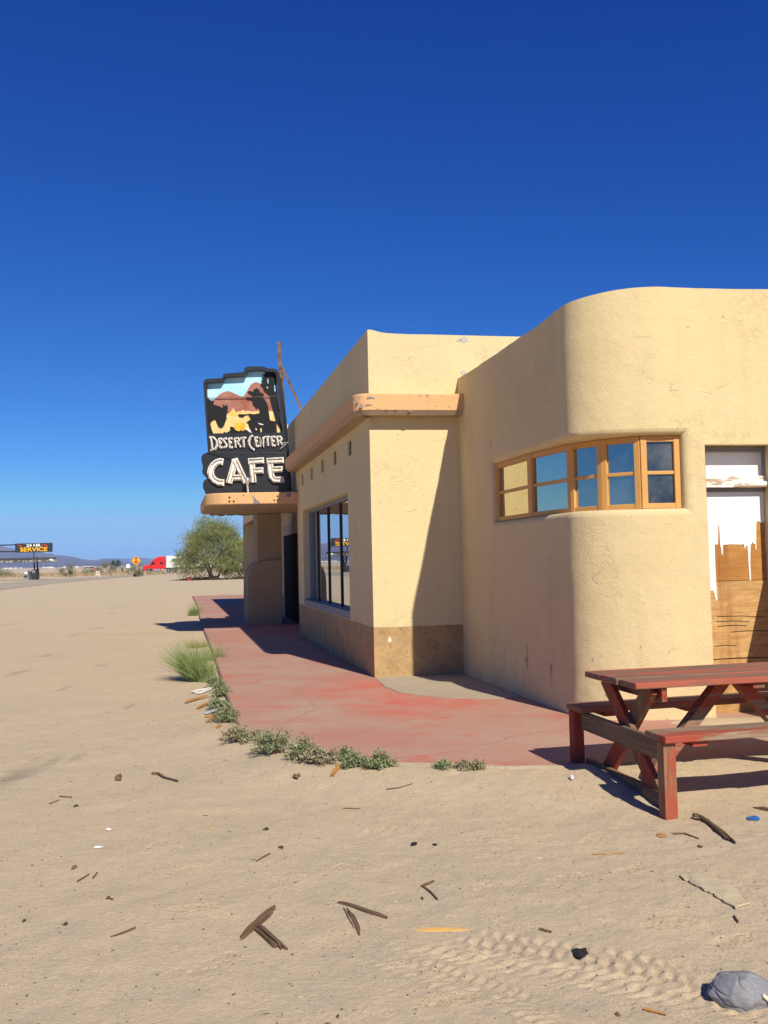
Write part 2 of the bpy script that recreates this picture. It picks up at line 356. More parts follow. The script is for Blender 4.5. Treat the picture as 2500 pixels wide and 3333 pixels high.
def hgt(x, y, fine=True):
    x = np.asarray(x, float); y = np.asarray(y, float)
    z = -.0036 * np.clip(y - 112, 0, 260)
    near = (y < 45) & (np.abs(x) < 30)
    d = np.where(near, 9., 9.); out = np.array(z, copy=True)
    if near.any():
        xn, yn = x[near], y[near]
        dd = segdist(xn, yn, SL); ins = inpoly(xn, yn, SLC)
        wf = 1 - sst(YK - .1, YK + .9, yn)
        lump = fbm(xn * 1.1, yn * 1.1, 3, 3) * .04 + fbm(xn * 6, yn * 6, 3, 9) * .012
        wob = fbm(xn * 2.2, yn * 2.2, 3, 21) * .5
        zo = (.075 * wf + .012 * (1 - wf)) * (1 - sst(0, 1.0, dd)) + lump * (1 - .6 * np.exp(-dd / .3))
        zi = ZS + (.012 + .05 * wob) * wf - (.055 * (1 - wf)) - (.16 * dd * wf + .5 * dd * (1 - wf))
        zz = np.where(ins, np.maximum(zi, -.12), zo)
        gb = .04 + (ZS + .03) * np.exp(-((np.hypot((xn - door_pt[0]) / 1.1, (yn - door_pt[1]) / .33)) ** 2) * .6) + lump * .4 - .04 - .008
        zz = np.where(ins, np.maximum(zz, gb), zz)
        if fine:
            for A, B, wd, pitch in TR:
                ab = B - A; L = np.hypot(*ab); t = ab / L; nn = np.array([-t[1], t[0]])
                s_ = (xn - A[0]) * t[0] + (yn - A[1]) * t[1]; q = (xn - A[0]) * nn[0] + (yn - A[1]) * nn[1]
                mk = (np.abs(q) < wd) * sst(0, .3, s_) * (1 - sst(L - .1, L, s_)) * (1 - sst(wd * .8, wd, np.abs(q)))
                lug = np.sin((s_ + np.abs(q) * .6 + .03 * (vn(xn * 6, yn * 6, 81) - .5) + .012 * np.sin(q * 60)) / pitch * 2 * math.pi); brk = sst(.30, .62, vn(xn * 11, yn * 11, 83) * .5 + vn(xn * 27, yn * 27, 84) * .5)
                zz = zz + mk * (.0065 * np.sign(lug) * np.abs(lug) ** .6 - .003) * (.25 + 1.0 * brk) * (1 if wd > .15 else .55) * sst(.34, .54, vn(xn * 2.6, yn * 2.6, 77) * .55 + .40 * sst(0, L * .8, s_))
            for P, a in FT:
                ca, sa = math.cos(a), math.sin(a); lx = (xn - P[0]) * ca + (yn - P[1]) * sa; ly = -(xn - P[0]) * sa + (yn - P[1]) * ca
                e = (lx / .14) ** 2 + (ly / .052) ** 2; mk = 1 - sst(.75, 1.0, e)
                zz = zz - mk * .004 + mk * .008 * (np.sin(lx * 170) * np.sin(ly * 170) > .1) + .002 * np.exp(-((e - 1.25) / .25) ** 2)
            zz = zz + np.where(ins, 0, 1) * (fbm(xn * 14, yn * 14, 3, 5) * .007 * (.5 + sst(-1.5, 1.5, xn)) + fbm(xn * 3.1, yn * 2.3, 2, 15) * .006)
        out[near] = zz
    return out
def H(x, y): return float(hgt(np.array([x]), np.array([y]))[0])
def GG(x, y):         # ground point under a pixel, on the real relief
    z = 0.
    for _ in range(4): p = G(x, y, z); z = H(p[0], p[1])
    return np.array([p[0], p[1], z])
def spread(segs):
    L = []
    for a, b, d in segs: L += list(np.arange(a, b, d))
    return L
def grow(v, d, k, end):
    L = []
    while v < end: L.append(v); d *= k; v += d
    L.append(end); return L
xs = np.array([-q for q in reversed(grow(4.5, .03, 1.10, 11500))] + spread([(-4.47, -1.9, .03), (-1.9, 2.35, .0125), (2.35, 4.5, .03)]) + grow(4.5, .03, 1.10, 11500))
ys = np.array([-q for q in reversed(grow(2, .2, 1.3, 11500))] + spread([(-1.8, 2.9, .3), (2.9, 5.6, .0125), (5.6, 9.5, .024)]) + grow(9.5, .03, 1.05, 11500))
xs = np.unique(xs); ys = np.unique(ys)
X, Y = np.meshgrid(xs, ys); Z = hgt(X.ravel(), Y.ravel())
nx, ny = len(xs), len(ys); ii = (np.arange(ny - 1)[:, None] * nx + np.arange(nx - 1)[None, :]).ravel()
t = NT('desert_dirt')
n1 = t.noise(.35, 5, .6); n2 = t.noise(2.2, 6, .65); n3 = t.noise(38, 5, .7); n4 = t.noise(170, 3, .6)
c = t.mix(t.ramp(n1, .34, .66), (.63, .50, .33), (.575, .47, .325))
c = t.mix(t.ramp(n2, .42, .72, 0, .55), c, (.66, .52, .33))
c = t.mix(t.ramp(n3, .4, .8, 0, .4), c, (.36, .275, .175))
c = t.mix(t.ramp(n4, .56, .70, 0, .6), c, (.27, .20, .13)); n5 = t.noise(420, 2, .5); c = t.mix(t.ramp(n5, .55, .75, 0, .45), c, (.74, .60, .42)); c = t.mix(t.ramp(n5, .45, .28, 0, .45), c, (.25, .19, .125)); n6 = t.noise(7, 5, .7, t.co(loc=(9, 3, 0))); c = t.mix(t.ramp(n6, .50, .68, 0, .4), c, (.43, .36, .26)); c = t.mix(t.ramp(n6, .44, .30, 0, .4), c, (.63, .48, .32))
st = t.mth('MULTIPLY', t.ramp(t.noise(.9, 5, .7, t.co((.45, .9, 1), (0, 0, .1))), .58, .70), t.ramp(t.noise(.13, 3), .40, .58))
c = t.mix(t.mth('MULTIPLY', st, .34), c, (.22, .18, .14))
for sx_, sy_, sw_ in ((55, 2524, 120), (100, 2478, 60), (245, 2468, 50), (165, 2484, 70), (20, 2540, 90), (359, 1982, 34), (366, 1997, 30), (246, 2066, 44), (25, 2034, 56), (154, 2133, 64), (451, 2125, 22), (320, 2045, 40), (60, 2190, 60), (210, 2240, 40), (420, 2300, 36), (330, 2165, 50)):
    sp_ = GG(sx_, sy_); dd_ = t.n('ShaderNodeVectorMath', operation='DISTANCE'); k_ = .30
    t.l(t.co((1, k_ * .8, 0)), dd_.inputs[0]); dd_.inputs[1].default_value = (sp_[0], sp_[1] * k_ * .8, 0); rr_ = sw_ * sp_[1] / FPX * .62
    mk_ = t.ramp(t.mth('ADD', dd_.outputs['Value'], t.mth('MULTIPLY', t.mth('SUBTRACT', n2, .5), rr_ * 2.2)), rr_ * .15, rr_ * .8, .28, 0); c = t.mix(mk_, c, (.16, .135, .11))
pb = t.ramp(t.vor(62), .0, .17, 1, 0); pk = t.ramp(t.noise(23, 2), .56, .60)
c = t.mix(t.mth('MULTIPLY', t.mth('MULTIPLY', pb, pk), .9), c, (.10, .075, .055))
wb = t.mth('MULTIPLY', t.ramp(t.vor(70, t.co(loc=(3, 1, 0))), 0, .11, 1, 0), t.ramp(t.noise(33, 2), .63, .67))
c = t.mix(wb, c, (.62, .55, .45)); t.col(c)
bp = t.bump(t.mth('ADD', t.mth('MULTIPLY', n3, 1.), t.mth('MULTIPLY', n2, .6)), .010, .8)
t.bump(t.mth('ADD', t.mth('ADD', n4, t.mth('MULTIPLY', n5, .4)), t.mth('MULTIPLY', t.mth('MULTIPLY', pb, pk), .8)), .006, .8, bp)
m_dirt = t.done(.95, .08)
og = fast_mesh('ground', np.column_stack([X.ravel(), Y.ravel(), Z]), np.column_stack([ii, ii + 1, ii + 1 + nx, ii + nx]), m_dirt, smooth=True)
tag(og, 'pale sandy dirt lot scattered with bits of wood and tyre marks', 'ground', kind='structure')
# pavement slab
t = NT('red_painted_concrete')
n1 = t.noise(.7, 6, .6, dist=.3); n2 = t.noise(1.7, 7, .66, t.co((1, 1.2, 1))); n3 = t.noise(40, 4)
c = t.mix(t.ramp(n2, .35, .65), (.445, .205, .15), (.44, .255, .19))
c = t.mix(t.mth('MULTIPLY', t.ramp(n1, .40, .62), t.ramp(n2, .25, .6, .5, 1)), c, (.44, .295, .215))
# the paint survives best beside the apron and along the kerb
geo = t.n('ShaderNodeSeparateXYZ'); t.l(t.co(), geo.inputs[0])
ap_c = G(1250, 2235, ZS)
dA = t.n('ShaderNodeVectorMath', operation='DISTANCE'); t.l(t.co((1, .55, 1), loc=(0, 0, 0)), dA.inputs[0]); dA.inputs[1].default_value = (ap_c[0] + .35, (ap_c[1] - .9) * .55, ZS)
fr = t.mth('MULTIPLY', t.ramp(t.mth('ADD', dA.outputs['Value'], t.mth('MULTIPLY', t.mth('SUBTRACT', n1, .5), 2.2)), .35, 1.15, 1, 0), 1)
c = t.mix(t.mth('MULTIPLY', fr, t.ramp(n2, .3, .62, 1, .35)), c, (.58, .125, .08))
fl = t.ramp(t.noise(1.1, 5, .7, t.co((1, 1.6, 1), (0, 0, .5), (4, 2, 0))), .56, .66)
c = t.mix(t.mth('MULTIPLY', fl, .7), c, (.52, .15, .105))
ck = t.n('ShaderNodeMix', data_type='VECTOR'); ck.inputs[0].default_value = .25; cn = t.n('ShaderNodeTexNoise'); cn.inputs['Scale'].default_value = 1.6; cn.inputs['Detail'].default_value = 5
t.l(t.co(), cn.inputs['Vector']); t.l(t.co(), ck.inputs[4]); t.l(cn.outputs['Color'], ck.inputs[5])
cr = t.ramp(t.vor(.55, ck.outputs[1], 'DISTANCE_TO_EDGE'), 0, .012, 1, 0)
c = t.mix(t.mth('MULTIPLY', t.mth('MULTIPLY', cr, t.ramp(n1, .4, .6)), .3), c, (.25, .11, .085))
c = t.mix(t.ramp(n3, .58, .72, 0, .5), c, (.27, .17, .125)); c = t.mix(t.ramp(t.noise(5, 5, .7, t.co(loc=(7, 0, 0))), .62, .70, 0, .5), c, (.50, .36, .27)); t.col(c)
t.bump(t.mth('SUBTRACT', t.mth('ADD', n3, t.mth('MULTIPLY', n2, 2)), cr), .004, .7); m_red = t.done(.85, .2)
m_kerb = flat('red_kerb_concrete', (.40, .22, .16), .9, .3, 9, bump=.01)
mb = MB(); top = [(p[0], p[1], ZS) for p in SLC]
mb.prism([(p[0], p[1], ZS - .3) for p in SLC], (0, 0, .3), 0, 1)
o = mb.build('pavement', [m_red, m_kerb]); o.modifiers.new('bevel', 'BEVEL').width = .02
tag(o, 'worn red painted concrete pavement slab round the cafe', 'pavement', kind='structure')
Jg = G(1505, 2190, ZS)[:2]
DJ = G(2327, 2334, ZS)[:2]
_s = np.linalg.solve(np.array([-fd, -ed]).T, DJ - Jg); KC = Jg - fd * _s[0]
apx = [(1223, 2208), (1238, 2224), (1255, 2237), (1299, 2255), (1353, 2263), (1450, 2272), (1560, 2276), (1645, 2274)]
ap = [G(x, y, ZS)[:2] for x, y in apx]
ap += [Jg - fd * 2.2 - nF * .3, Jg - nF * .3 + fd * .2, c2 + fd * .3 + ed * .2]
o = MB().prism([(p[0], p[1], ZS - .02) for p in ap], (0, 0, .026)).build('path', flat('bare_concrete', (.40, .33, .24), .9, .15, 5, bump=.006))
tag(o, 'bare grey concrete apron in the corner of the cafe', 'path', kind='structure')

# ------------------------------------------------------------------ cafe building
cafe = thing('cafe_building', (c2[0], c2[1], ZS), 'cream stucco roadside cafe with flat roof, curved right corner and tan plinth', 'building', world=True)
HT = 4.64; ZB = ZS - .15; UEND = 24.
def hole_wall(mb, f, U0, U1, Z0, Z1, holes, depth, m=0, step=.35):
    us = sorted(set([U0, U1] + [h[0] for h in holes] + [h[1] for h in holes] + list(np.arange(U0, U1, step))))
    zs_ = sorted(set([Z0, Z1] + [h[2] for h in holes] + [h[3] for h in holes]))
    for a, b in zip(us[:-1], us[1:]):
        for c, d in zip(zs_[:-1], zs_[1:]):
            um, zm = (a + b) / 2, (c + d) / 2
            if any(h[0] < um < h[1] and h[2] < zm < h[3] for h in holes): continue
            mb.quad(f(a, c), f(b, c), f(b, d), f(a, d), m)
    for h in holes:
        dp = h[4] if len(h) > 4 else depth; q = [(h[0], h[2]), (h[1], h[2]), (h[1], h[3]), (h[0], h[3])]
        for k in range(4):
            (a, c), (b, d) = q[k], q[(k + 1) % 4]; mb.quad(f(a, c), f(b, d), f(b, d, -dp), f(a, c, -dp), m)
    return mb
UW0, UW1, ZW0, ZW1 = 1.70, 6.80, .735, 2.615
U1 = 7.62; REC = .45
vpx = [(983, 1560, 8, 24), (1013, 1542, 9, 27), (1048, 1519, 10, 30), (1088, 1493, 13, 33), (1136, 1462, 15, 37)]
vents = []
for x, y, w, h in vpx:
    ua, _z = uF(x + w / 2, y); ub, _z2 = uF(x - w / 2, y); zc = _z; hh = .20
    vents.append((ua, ub, 3.12 - .0, 3.12 + .2, .09))
vz = [uF(x, y)[1] for x, y, w, h in vpx]; VZ = sum(vz) / 5
vents = [(a, min(b, a + .26) if b - a > .26 else b, VZ - .11, VZ + .11, .035) for a, b, *_ in vents]
mb = MB()
hole_wall(mb, FP, 0, U1, ZB, HT, [(UW0, UW1, ZW0, ZW1, .22)] + vents, .22)
ZC0, ZC1 = 2.80, 3.045
mb.quad(FP(U1, ZB), FP(U1, ZC1), FP(U1, ZC1, -REC), FP(U1, ZB, -REC))
hole_wall(mb, FP, U1, UEND, ZC1 - .05, HT, [], .2)
# end wall with its wavy parapet
tops = [wE(x, y) for x, y in ((1188, 1077), (1212, 1074), (1236, 1081), (1262, 1085), (1330, 1088), (1400, 1089), (1520, 1092), (1694, 1096))]
tw = np.array([max(0, a) for a, b in tops] + [8.]); tz = np.array([b for a, b in tops] + [tops[-1][1] - .03]); tz[0] = HT
wsx = sorted(set(list(np.arange(0, 2.4, .06)) + list(np.arange(2.4, 8.01, .4))))
zsx = list(np.arange(ZB, 4.3, .12)) + [1.0]
for a, b in zip(wsx[:-1], wsx[1:]):
    ta, tb = np.interp(a, tw, tz), np.interp(b, tw, tz)
    mb.quad(EP(a, ZB), EP(b, ZB), EP(b, tb), EP(a, ta))
    mb.quad(EP(a, ta), EP(b, tb), EP(b, tb - .01, -.25), EP(a, ta - .01, -.25))
    mb.quad(EP(a, ta - .01, -.25), EP(b, tb - .01, -.25), EP(b, 4.2, -.25), EP(a, 4.2, -.25))
mb.quad(FP(0, HT), FP(UEND, HT), FP(UEND, HT - .07, -.25), FP(0.01, HT - .07, -.25))
mb.quad(FP(0, HT - .01, -.25), FP(UEND, HT - .01, -.25), FP(UEND, 4.2, -.25), FP(0, 4.2, -.25))
pb_ = lambda u, w, z: tuple((c2 + fd * u + ed * w).tolist() + [z])
mb.quad(pb_(0, 8, ZB), pb_(UEND, 8, ZB), pb_(UEND, 8, HT), pb_(0, 8, HT)); mb.quad(pb_(UEND, 0, ZB), pb_(UEND, 8, ZB), pb_(UEND, 8, HT), pb_(UEND, 0, HT))
o = mb.build('wall', m_wall, cafe, fix=False); o['label'] = 'cream stucco wall of the cafe front with a tan painted base'
MB().quad(pb_(.1, .1, 4.22), pb_(UEND, .1, 4.22), pb_(UEND, 8, 4.22), pb_(.1, 8, 4.22)).build('roof', m_roof, cafe)
for a, b, c, d, e in vents:
    MB().prism([FP(a, c, -.03), FP(b, c, -.03), FP(b, d, -.03), FP(a, d, -.03)], tuple(np.append(-nF * .02, 0))).build('vent', m_vent, cafe)
# shop window
win = MB()
fo = -.17
def fbar(mb, u0, u1, z0, z1, o0, o1): return mb.prism([FP(u0, z0, o0), FP(u1, z0, o0), FP(u1, z1, o0), FP(u0, z1, o0)], tuple(np.append(nF * (o1 - o0), 0)))
fbar(win, UW0, UW1, ZW0 + .003, ZW0 + .10, -.20, -.012); fbar(win, UW0, UW1, ZW1 - .06, ZW1 - .003, -.20, -.12)
fbar(win, UW1 - .12, UW1 - .003, ZW0 + .10, ZW1 - .06, -.20, -.12); fbar(win, UW0 + .003, UW0 + .05, ZW0 + .10, ZW1 - .06, -.20, -.12)
win = win.build('window', m_greypaint, cafe); win['label'] = 'large shop window with tall panes and grey frame'
um = [uF(x, y, -.17)[0] for x, y in ((1037, 1850), (1072, 1850), (1112, 1850))]
ue = [UW0 + .05] + sorted(um) + [UW1 - .12]
for k, u in enumerate(sorted(um)): fbar(MB(), u - .008, u + .008, ZW0 + .10, ZW1 - .06, -.185, -.15).build('mullion', m_mull, win)
for a, b in zip(ue[:-1], ue[1:]):
    MB().prism([FP(a, ZW0 + .08, -.175), FP(b, ZW0 + .08, -.175), FP(b, ZW1 - .04, -.175), FP(a, ZW1 - .04, -.175)], tuple(np.append(-nF * .008, 0))).build('pane', m_glass, win)
# ledge round the front corner
PO = .24; ZL0, ZL1 = 3.475, 3.75
UL = uF(929, 1500, PO)[0]
WJ = 1.30
_q = np.linalg.solve(np.array([fd, -ed]).T, (nE * PO - nF * PO)); Qc = c2 + nF * PO + fd * _q[0]
path = [(c2 + fd * u + nF * PO, nF) for u in np.linspace(UL, _q[0] + .24, 12)]
for k in range(1, 9):
    a = k / 9; p = (1 - a) ** 2 * (Qc + fd * .24) + 2 * a * (1 - a) * Qc + a * a * (Qc + ed * .24); nn = nF * (1 - a) + nE * a; path.append((p, nn / np.hypot(*nn)))
path += [(Qc + ed * (.24 + (WJ - .24 + .25) * k / 8), nE) for k in range(9)]
mb = MB(); prof = [(-.5, ZL1 + .0), (-.015, ZL1), (0, ZL1 - .015), (0, ZL0 + .06), (-.05, ZL0), (-.5, ZL0)]
rows = []
for p, n in path: rows.append([(p[0] + n[0] * o, p[1] + n[1] * o, z) for o, z in prof])
for r0, r1 in zip(rows[:-1], rows[1:]):
    for k in range(5): mb.quad(r0[k], r1[k], r1[k + 1], r0[k + 1], int(k > 2))
mb.add(rows[0], [tuple(range(6))])
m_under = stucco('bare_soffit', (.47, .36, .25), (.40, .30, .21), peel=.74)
o = mb.build('ledge', [m_ledge, m_under], cafe, fix=False); o['label'] = 'peach plaster ledge wrapping round the front corner with flaking paint'
# flaked paint showing grey render
m_flake = flat('bare_grey_render', (.24, .235, .235), .95, .25, 12); m_flakep = flat('pale_bare_render', (.47, .44, .40), .95, .15, 12)
def patch(cx, cy, w, h, pt, n, mat, seed, par=None, jag=.35):
    r = np.random.default_rng(seed); k = 22; a0 = np.linspace(0, 2 * math.pi, k, endpoint=False); q = 1 - jag * r.random(k)
    MB().prism([tuple(PL(cx + math.cos(a) * w / 2 * b, cy + math.sin(a) * h / 2 * b, pt, n)) for a, b in zip(a0, q)], (n[0] * .0025, n[1] * .0025, 0)).build('flaked_patch', mat, par or cafe)
eo = c2 + nE * (PO + .0005)
for k, (x, y, w, h) in enumerate(((1207, 1295, 38, 13), (1175, 1322, 22, 20), (1154, 1307, 12, 8), (1168, 1297, 9, 14), (1200, 1318, 30, 6), (1230, 1332, 10, 4), (1258, 1334, 12, 4), (1288, 1334, 12, 4), (1335, 1337, 18, 9), (1417, 1322, 9, 3))): patch(x, y, w, h, eo, nE, m_flake, 100 + k, jag=.6)
for k, (x, y, w, h) in enumerate(((1510, 1106, 32, 24), (1494, 1108, 22, 12), (1508, 1213, 24, 20))): patch(x, y, w, h, c2 + nE * .001, nE, m_flakep, 120 + k, jag=.45)
patch(1268, 2082, 16, 28, c2 + nE * .001, nE, flat('white_old_paint', (.68, .68, .62), .9), 130, jag=.7)
# entry canopy under the sign
cd_ = np.array([-.997, -.07]); cd_ /= np.hypot(*cd_)
cA = c2 + fd * 7.43; _nn = np.array([-cd_[1], cd_[0]]); _nn = _nn if _nn[1] > 0 else -_nn
XL = (PL(667, 1620, cA, _nn)[:2] - cA) @ cd_
CDP = 3.95
cpt = [cA - cd_ * .45, cA + cd_ * (XL - .45)]
for k in range(1, 8):
    a = k / 8 * math.pi / 2; cc = cA + cd_ * (XL - .45) + fd * .45; cpt.append(cc + cd_ * .45 * math.sin(a) - fd * .45 * math.cos(a))
cpt += [cA + cd_ * XL + fd * (CDP - .45)]
for k in range(1, 8):
    a = k / 8 * math.pi / 2; cc = cA + cd_ * (XL - .45) + fd * (CDP - .45); cpt.append(cc + cd_ * .45 * math.cos(a) + fd * .45 * math.sin(a))
cpt += [cA + cd_ * (XL - .45) + fd * CDP, cA - cd_ * .45 + fd * CDP]
mb = MB().prism([(p[0], p[1], ZC0) for p in cpt], (0, 0, ZC1 - ZC0)); mb.m[0] = 1
o = mb.build('entry_canopy', [m_ledge, m_under], cafe, bevel=.025); o['label'] = 'peach slab canopy over the entrance with a rounded free end'
for x, y, r in ((747, 1619, .02), (747, 1632, .02), (761, 1632, .02), (893, 1628, .016), (903, 1615, .016), (903, 1628, .016), (793, 1612, .012)):
    P = PL(x, y, cA - _nn * .004, _nn); MB().lathe([(r, 0), (r, .006)], P, ((*cd_, 0), (0, 0, 1), (-_nn[0], -_nn[1], 0)), 10).build('bolt_hole', m_dark, cafe)
patch(940, 1612, 22, 16, cA - _nn * .0005, -_nn, m_flake, 140, jag=.5)
# broken plaster edge under the canopy
mb = MB()
for k in range(46):
    a = rng.uniform(.35, XL - .3); p = cA + cd_ * a + fd * (CDP - rng.uniform(.0, .05)); s = rng.uniform(.03, .11)
    mb.prism([(p[0] - s, p[1], ZC0 + .004), (p[0] + s, p[1], ZC0 + .004), (p[0] + s * rng.uniform(.2, .8), p[1], ZC0 - rng.uniform(.01, .05)), (p[0] - s * rng.uniform(.2, .8), p[1], ZC0 - rng.uniform(.01, .05))], (0, .03, 0))
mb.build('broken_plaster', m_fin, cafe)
# recessed entry
mb = MB(); hole_wall(mb, lambda u, z, o=0: FP(u, z, o - REC), U1 - .02, UEND, ZB, ZC1, [], .2)
mb.build('entry_wall', m_recess, cafe, fix=False)
ud0 = uF(962, 1850, -REC)[0]; ud1 = uF(927, 1900, -REC)[0]; zd = uF(945, 1741, -REC)[1]
ul1 = uF(927, 1720, -REC)[0]; zl = uF(927, 1720, -REC)[1]
o = fbar(MB(), ud0 - .5, ud1, ZS, zl + .05, -REC - .05, -REC + .03).build('door_frame', m_doorfr, cafe)
o = fbar(MB(), ud0 - .5, ud1 - .22, ZS + .01, zd, -REC - .05, -REC + .036).build('door', m_door, cafe); o['label'] = 'dark door of the shaded entrance'
# buttress at the far side of the entry
b0 = G(806, 2036, ZS)[:2]; bdir = np.array([.99, .10]); bdir /= np.hypot(*bdir); bn = np.array([bdir[1], -bdir[0]])
fpx = [(806, 2037), (806, 1950), (806, 1892), (810, 1868), (816, 1854), (826, 1840), (838, 1831), (862, 1825), (918, 1822), (918, 2041)]
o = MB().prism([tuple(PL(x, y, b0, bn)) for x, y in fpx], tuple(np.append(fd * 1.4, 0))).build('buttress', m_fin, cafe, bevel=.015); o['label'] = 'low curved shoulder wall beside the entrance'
b1 = b0 + fd * .10
P = [PL(838, 1850, b1, bn), PL(918, 1850, b1, bn)]
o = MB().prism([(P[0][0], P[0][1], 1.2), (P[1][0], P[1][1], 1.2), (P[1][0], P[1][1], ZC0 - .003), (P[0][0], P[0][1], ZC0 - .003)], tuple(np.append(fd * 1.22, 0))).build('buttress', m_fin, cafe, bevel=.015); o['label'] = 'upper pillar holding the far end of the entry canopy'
# conduit by the end of the ledge
u_, z_ = uF(938, 1500); MB().tube([FP(u_ - .15, 4.55, -.02), FP(u_ - .05, 4.66, .03), FP(u_, 4.60, .07), FP(u_, 4.5, .07), FP(u_, 3.06, .07)], .035).build('conduit', m_pipe, cafe)

# ------------------------------------------------------------------ wing with the rounded corner
RA, RB = .48, .85
LS = np.linalg.norm(KC - Jg) - RA
def earc(n=400):
    P = []
    cc = KC + fd * RA + ed * RB
    for k in range(n + 1):
        a = k / n * math.pi / 2; P.append(cc - ed * RB * math.cos(a) - fd * RA * math.sin(a))
    return np.array(P)
AR = earc(); al = np.concatenate([[0], np.cumsum(np.linalg.norm(np.diff(AR, axis=0), axis=1))]); LA = al[-1]
BACK = .0
def WP(s):
    if s <= LS: p = Jg - fd * s; n = nF
    elif s <= LS + LA:
        q = s - LS; p = np.array([np.interp(q, al, AR[:, 0]), np.interp(q, al, AR[:, 1])])
        k = np.interp(q, al, np.arange(len(al))); k0 = int(min(len(AR) - 2, k)); tt = AR[k0 + 1] - AR[k0]; tt = tt / np.hypot(*tt); n = np.array([tt[1], -tt[0]])
    else: p = KC + ed * (RB + s - LS - LA); n = nE
    return p, n
sJ = LS + LA + (DJ - KC) @ ed - RB       # door jamb
SEND = sJ + 3.2
def wtop(s): return 3.99 + .12 * sst(LS - .8, LS + LA, s) + float(fbm(np.array([s * 1.3]), np.array([2.]), 3, 40)[0]) * .03
# window polygon (five flat lights set behind the curve)
ZT, ZBW = 2.715, 2.02
wp = [PL(x, y, Jg - nF * .07, nF)[:2] for x, y in ((1623, 1610), (1731, 1590))]
wp += [G(1867, 1450, 2.715)[:2] + np.array([-.055, -.14]), G(1953, 1435, 2.715)[:2] + np.array([-.01, -.10]), G(2086, 1425, 2.715)[:2] + np.array([0, -.05])]
wp += [PL(2211, 1540, DJ - nE * .10, nE)[:2]]
wp[4] = PL(2086, 1540, DJ - nE * .13, nE)[:2]
WPOLY = np.array(wp)
def near_poly(p):
    best = None
    for i in range(5):
        a, b = WPOLY[i], WPOLY[i + 1]; ab = b - a; t_ = min(1, max(0, (p - a) @ ab / (ab @ ab))); q = a + ab * t_
        d = np.hypot(*(p - q))
        if best is None or d < best[0]: best = (d, q)
    return best[1]
def s_of(p):
    S = np.linspace(0, SEND, 900); return S[np.argmin([np.hypot(*(WP(s)[0] - p)) for s in S])]
s0 = s_of(WPOLY[0]); s1 = s_of(WPOLY[5]); RF0, RF1 = .02, .075
hs0, hs1, hz0, hz1 = s0 - RF0, s1 + RF1, ZBW - .06, ZT + .06
SS = sorted(set([0, LS, LS + LA, hs0, hs1, s0, s1, sJ, sJ + .70, SEND] + list(np.arange(.06, SEND, .055))))
dz1 = 2.70
ZZ = sorted(set([ZB, hz0, hz1, ZBW, ZT] + list(np.arange(ZB + .1, 3.9, .07))))
djz = PL(2300, 1447, DJ, nE)[2]
ZZ = sorted(set(ZZ + [djz])); ZZ = [z for z in ZZ] + [None]
eps = 1e-6
mb = MB(); V = {}
def wv(i, j):
    if (i, j) in V: return V[i, j]
    s = SS[i]; z = ZZ[j] if ZZ[j] is not None else wtop(s)
    p, n = WP(s); am = .018 * float(fbm(np.array([s * .9]), np.array([z * .9]), 3, 50)[0]) + .012 * float(fbm(np.array([s * 5]), np.array([z * 5]), 3, 60)[0])
    am += .03 * math.exp(-(z - ZB) / .25) + .012 * (4.1 - z) / 4
    if abs(s - hs0) < .2 or s < .1: am *= .5
    q = (p[0] + n[0] * am, p[1] + n[1] * am, z); V[i, j] = len(mb.v); mb.v.append(q); return V[i, j]
nS, nZ = len(SS), len(ZZ)
for i in range(nS - 1):
    for j in range(nZ - 1):
        sm = (SS[i] + SS[i + 1]) / 2; zm = (ZZ[j] + (ZZ[j + 1] if ZZ[j + 1] is not None else 4.05)) / 2
        if hs0 < sm < hs1 and hz0 < zm < hz1: continue
        if sJ < sm < sJ + .70 and zm < djz: continue
        mb.f.append((wv(i, j), wv(i + 1, j), wv(i + 1, j + 1), wv(i, j + 1))); mb.m.append(0)
# soft lips round the strip window
i0, i1 = SS.index(hs0), SS.index(hs1); j0, j1 = ZZ.index(hz0), ZZ.index(hz1)
loop = [(i, j0) for i in range(i0, i1)] + [(i1, j) for j in range(j0, j1)] + [(i, j1) for i in range(i1, i0, -1)] + [(i0, j) for j in range(j1, j0, -1)]
rings = [[wv(i, j) for i, j in loop]]
for a in (.25, .5, .75, 1.0):
    ring = []
    for i, j in loop:
        s, z = SS[i], ZZ[j]; si = min(max(s, s0), s1); zi = min(max(z, ZBW), ZT); sa = math.sin(a * math.pi / 2); ca = 1 - math.cos(a * math.pi / 2)
        sq, zq = s + (si - s) * sa, z + (zi - z) * sa; p, n = WP(sq); b = np.array(mb.v[wv(i, j)]); off = (b[:2] - WP(s)[0]) @ WP(s)[1]
        ring.append(len(mb.v)); mb.v.append((p[0] + n[0] * (off - .055 * ca), p[1] + n[1] * (off - .055 * ca), zq))
    rings.append(ring)
ring = []
for k, (i, j) in enumerate(loop):
    si = min(max(SS[i], s0), s1); p = near_poly(WP(si)[0]); zi = min(max(ZZ[j], ZBW), ZT); dv = p - WP(si)[0]; dl = np.hypot(*dv) + 1e-6; p = p + dv / dl * .09
    ring.append(len(mb.v)); mb.v.append((p[0], p[1], zi - .012 * (zi == ZBW) * 0))
rings.append(ring)
for r0, r1 in zip(rings[:-1], rings[1:]):
    n_ = len(loop)
    for k in range(n_): mb.f.append((r0[k], r1[k], r1[(k + 1) % n_], r0[(k + 1) % n_])); mb.m.append(0)
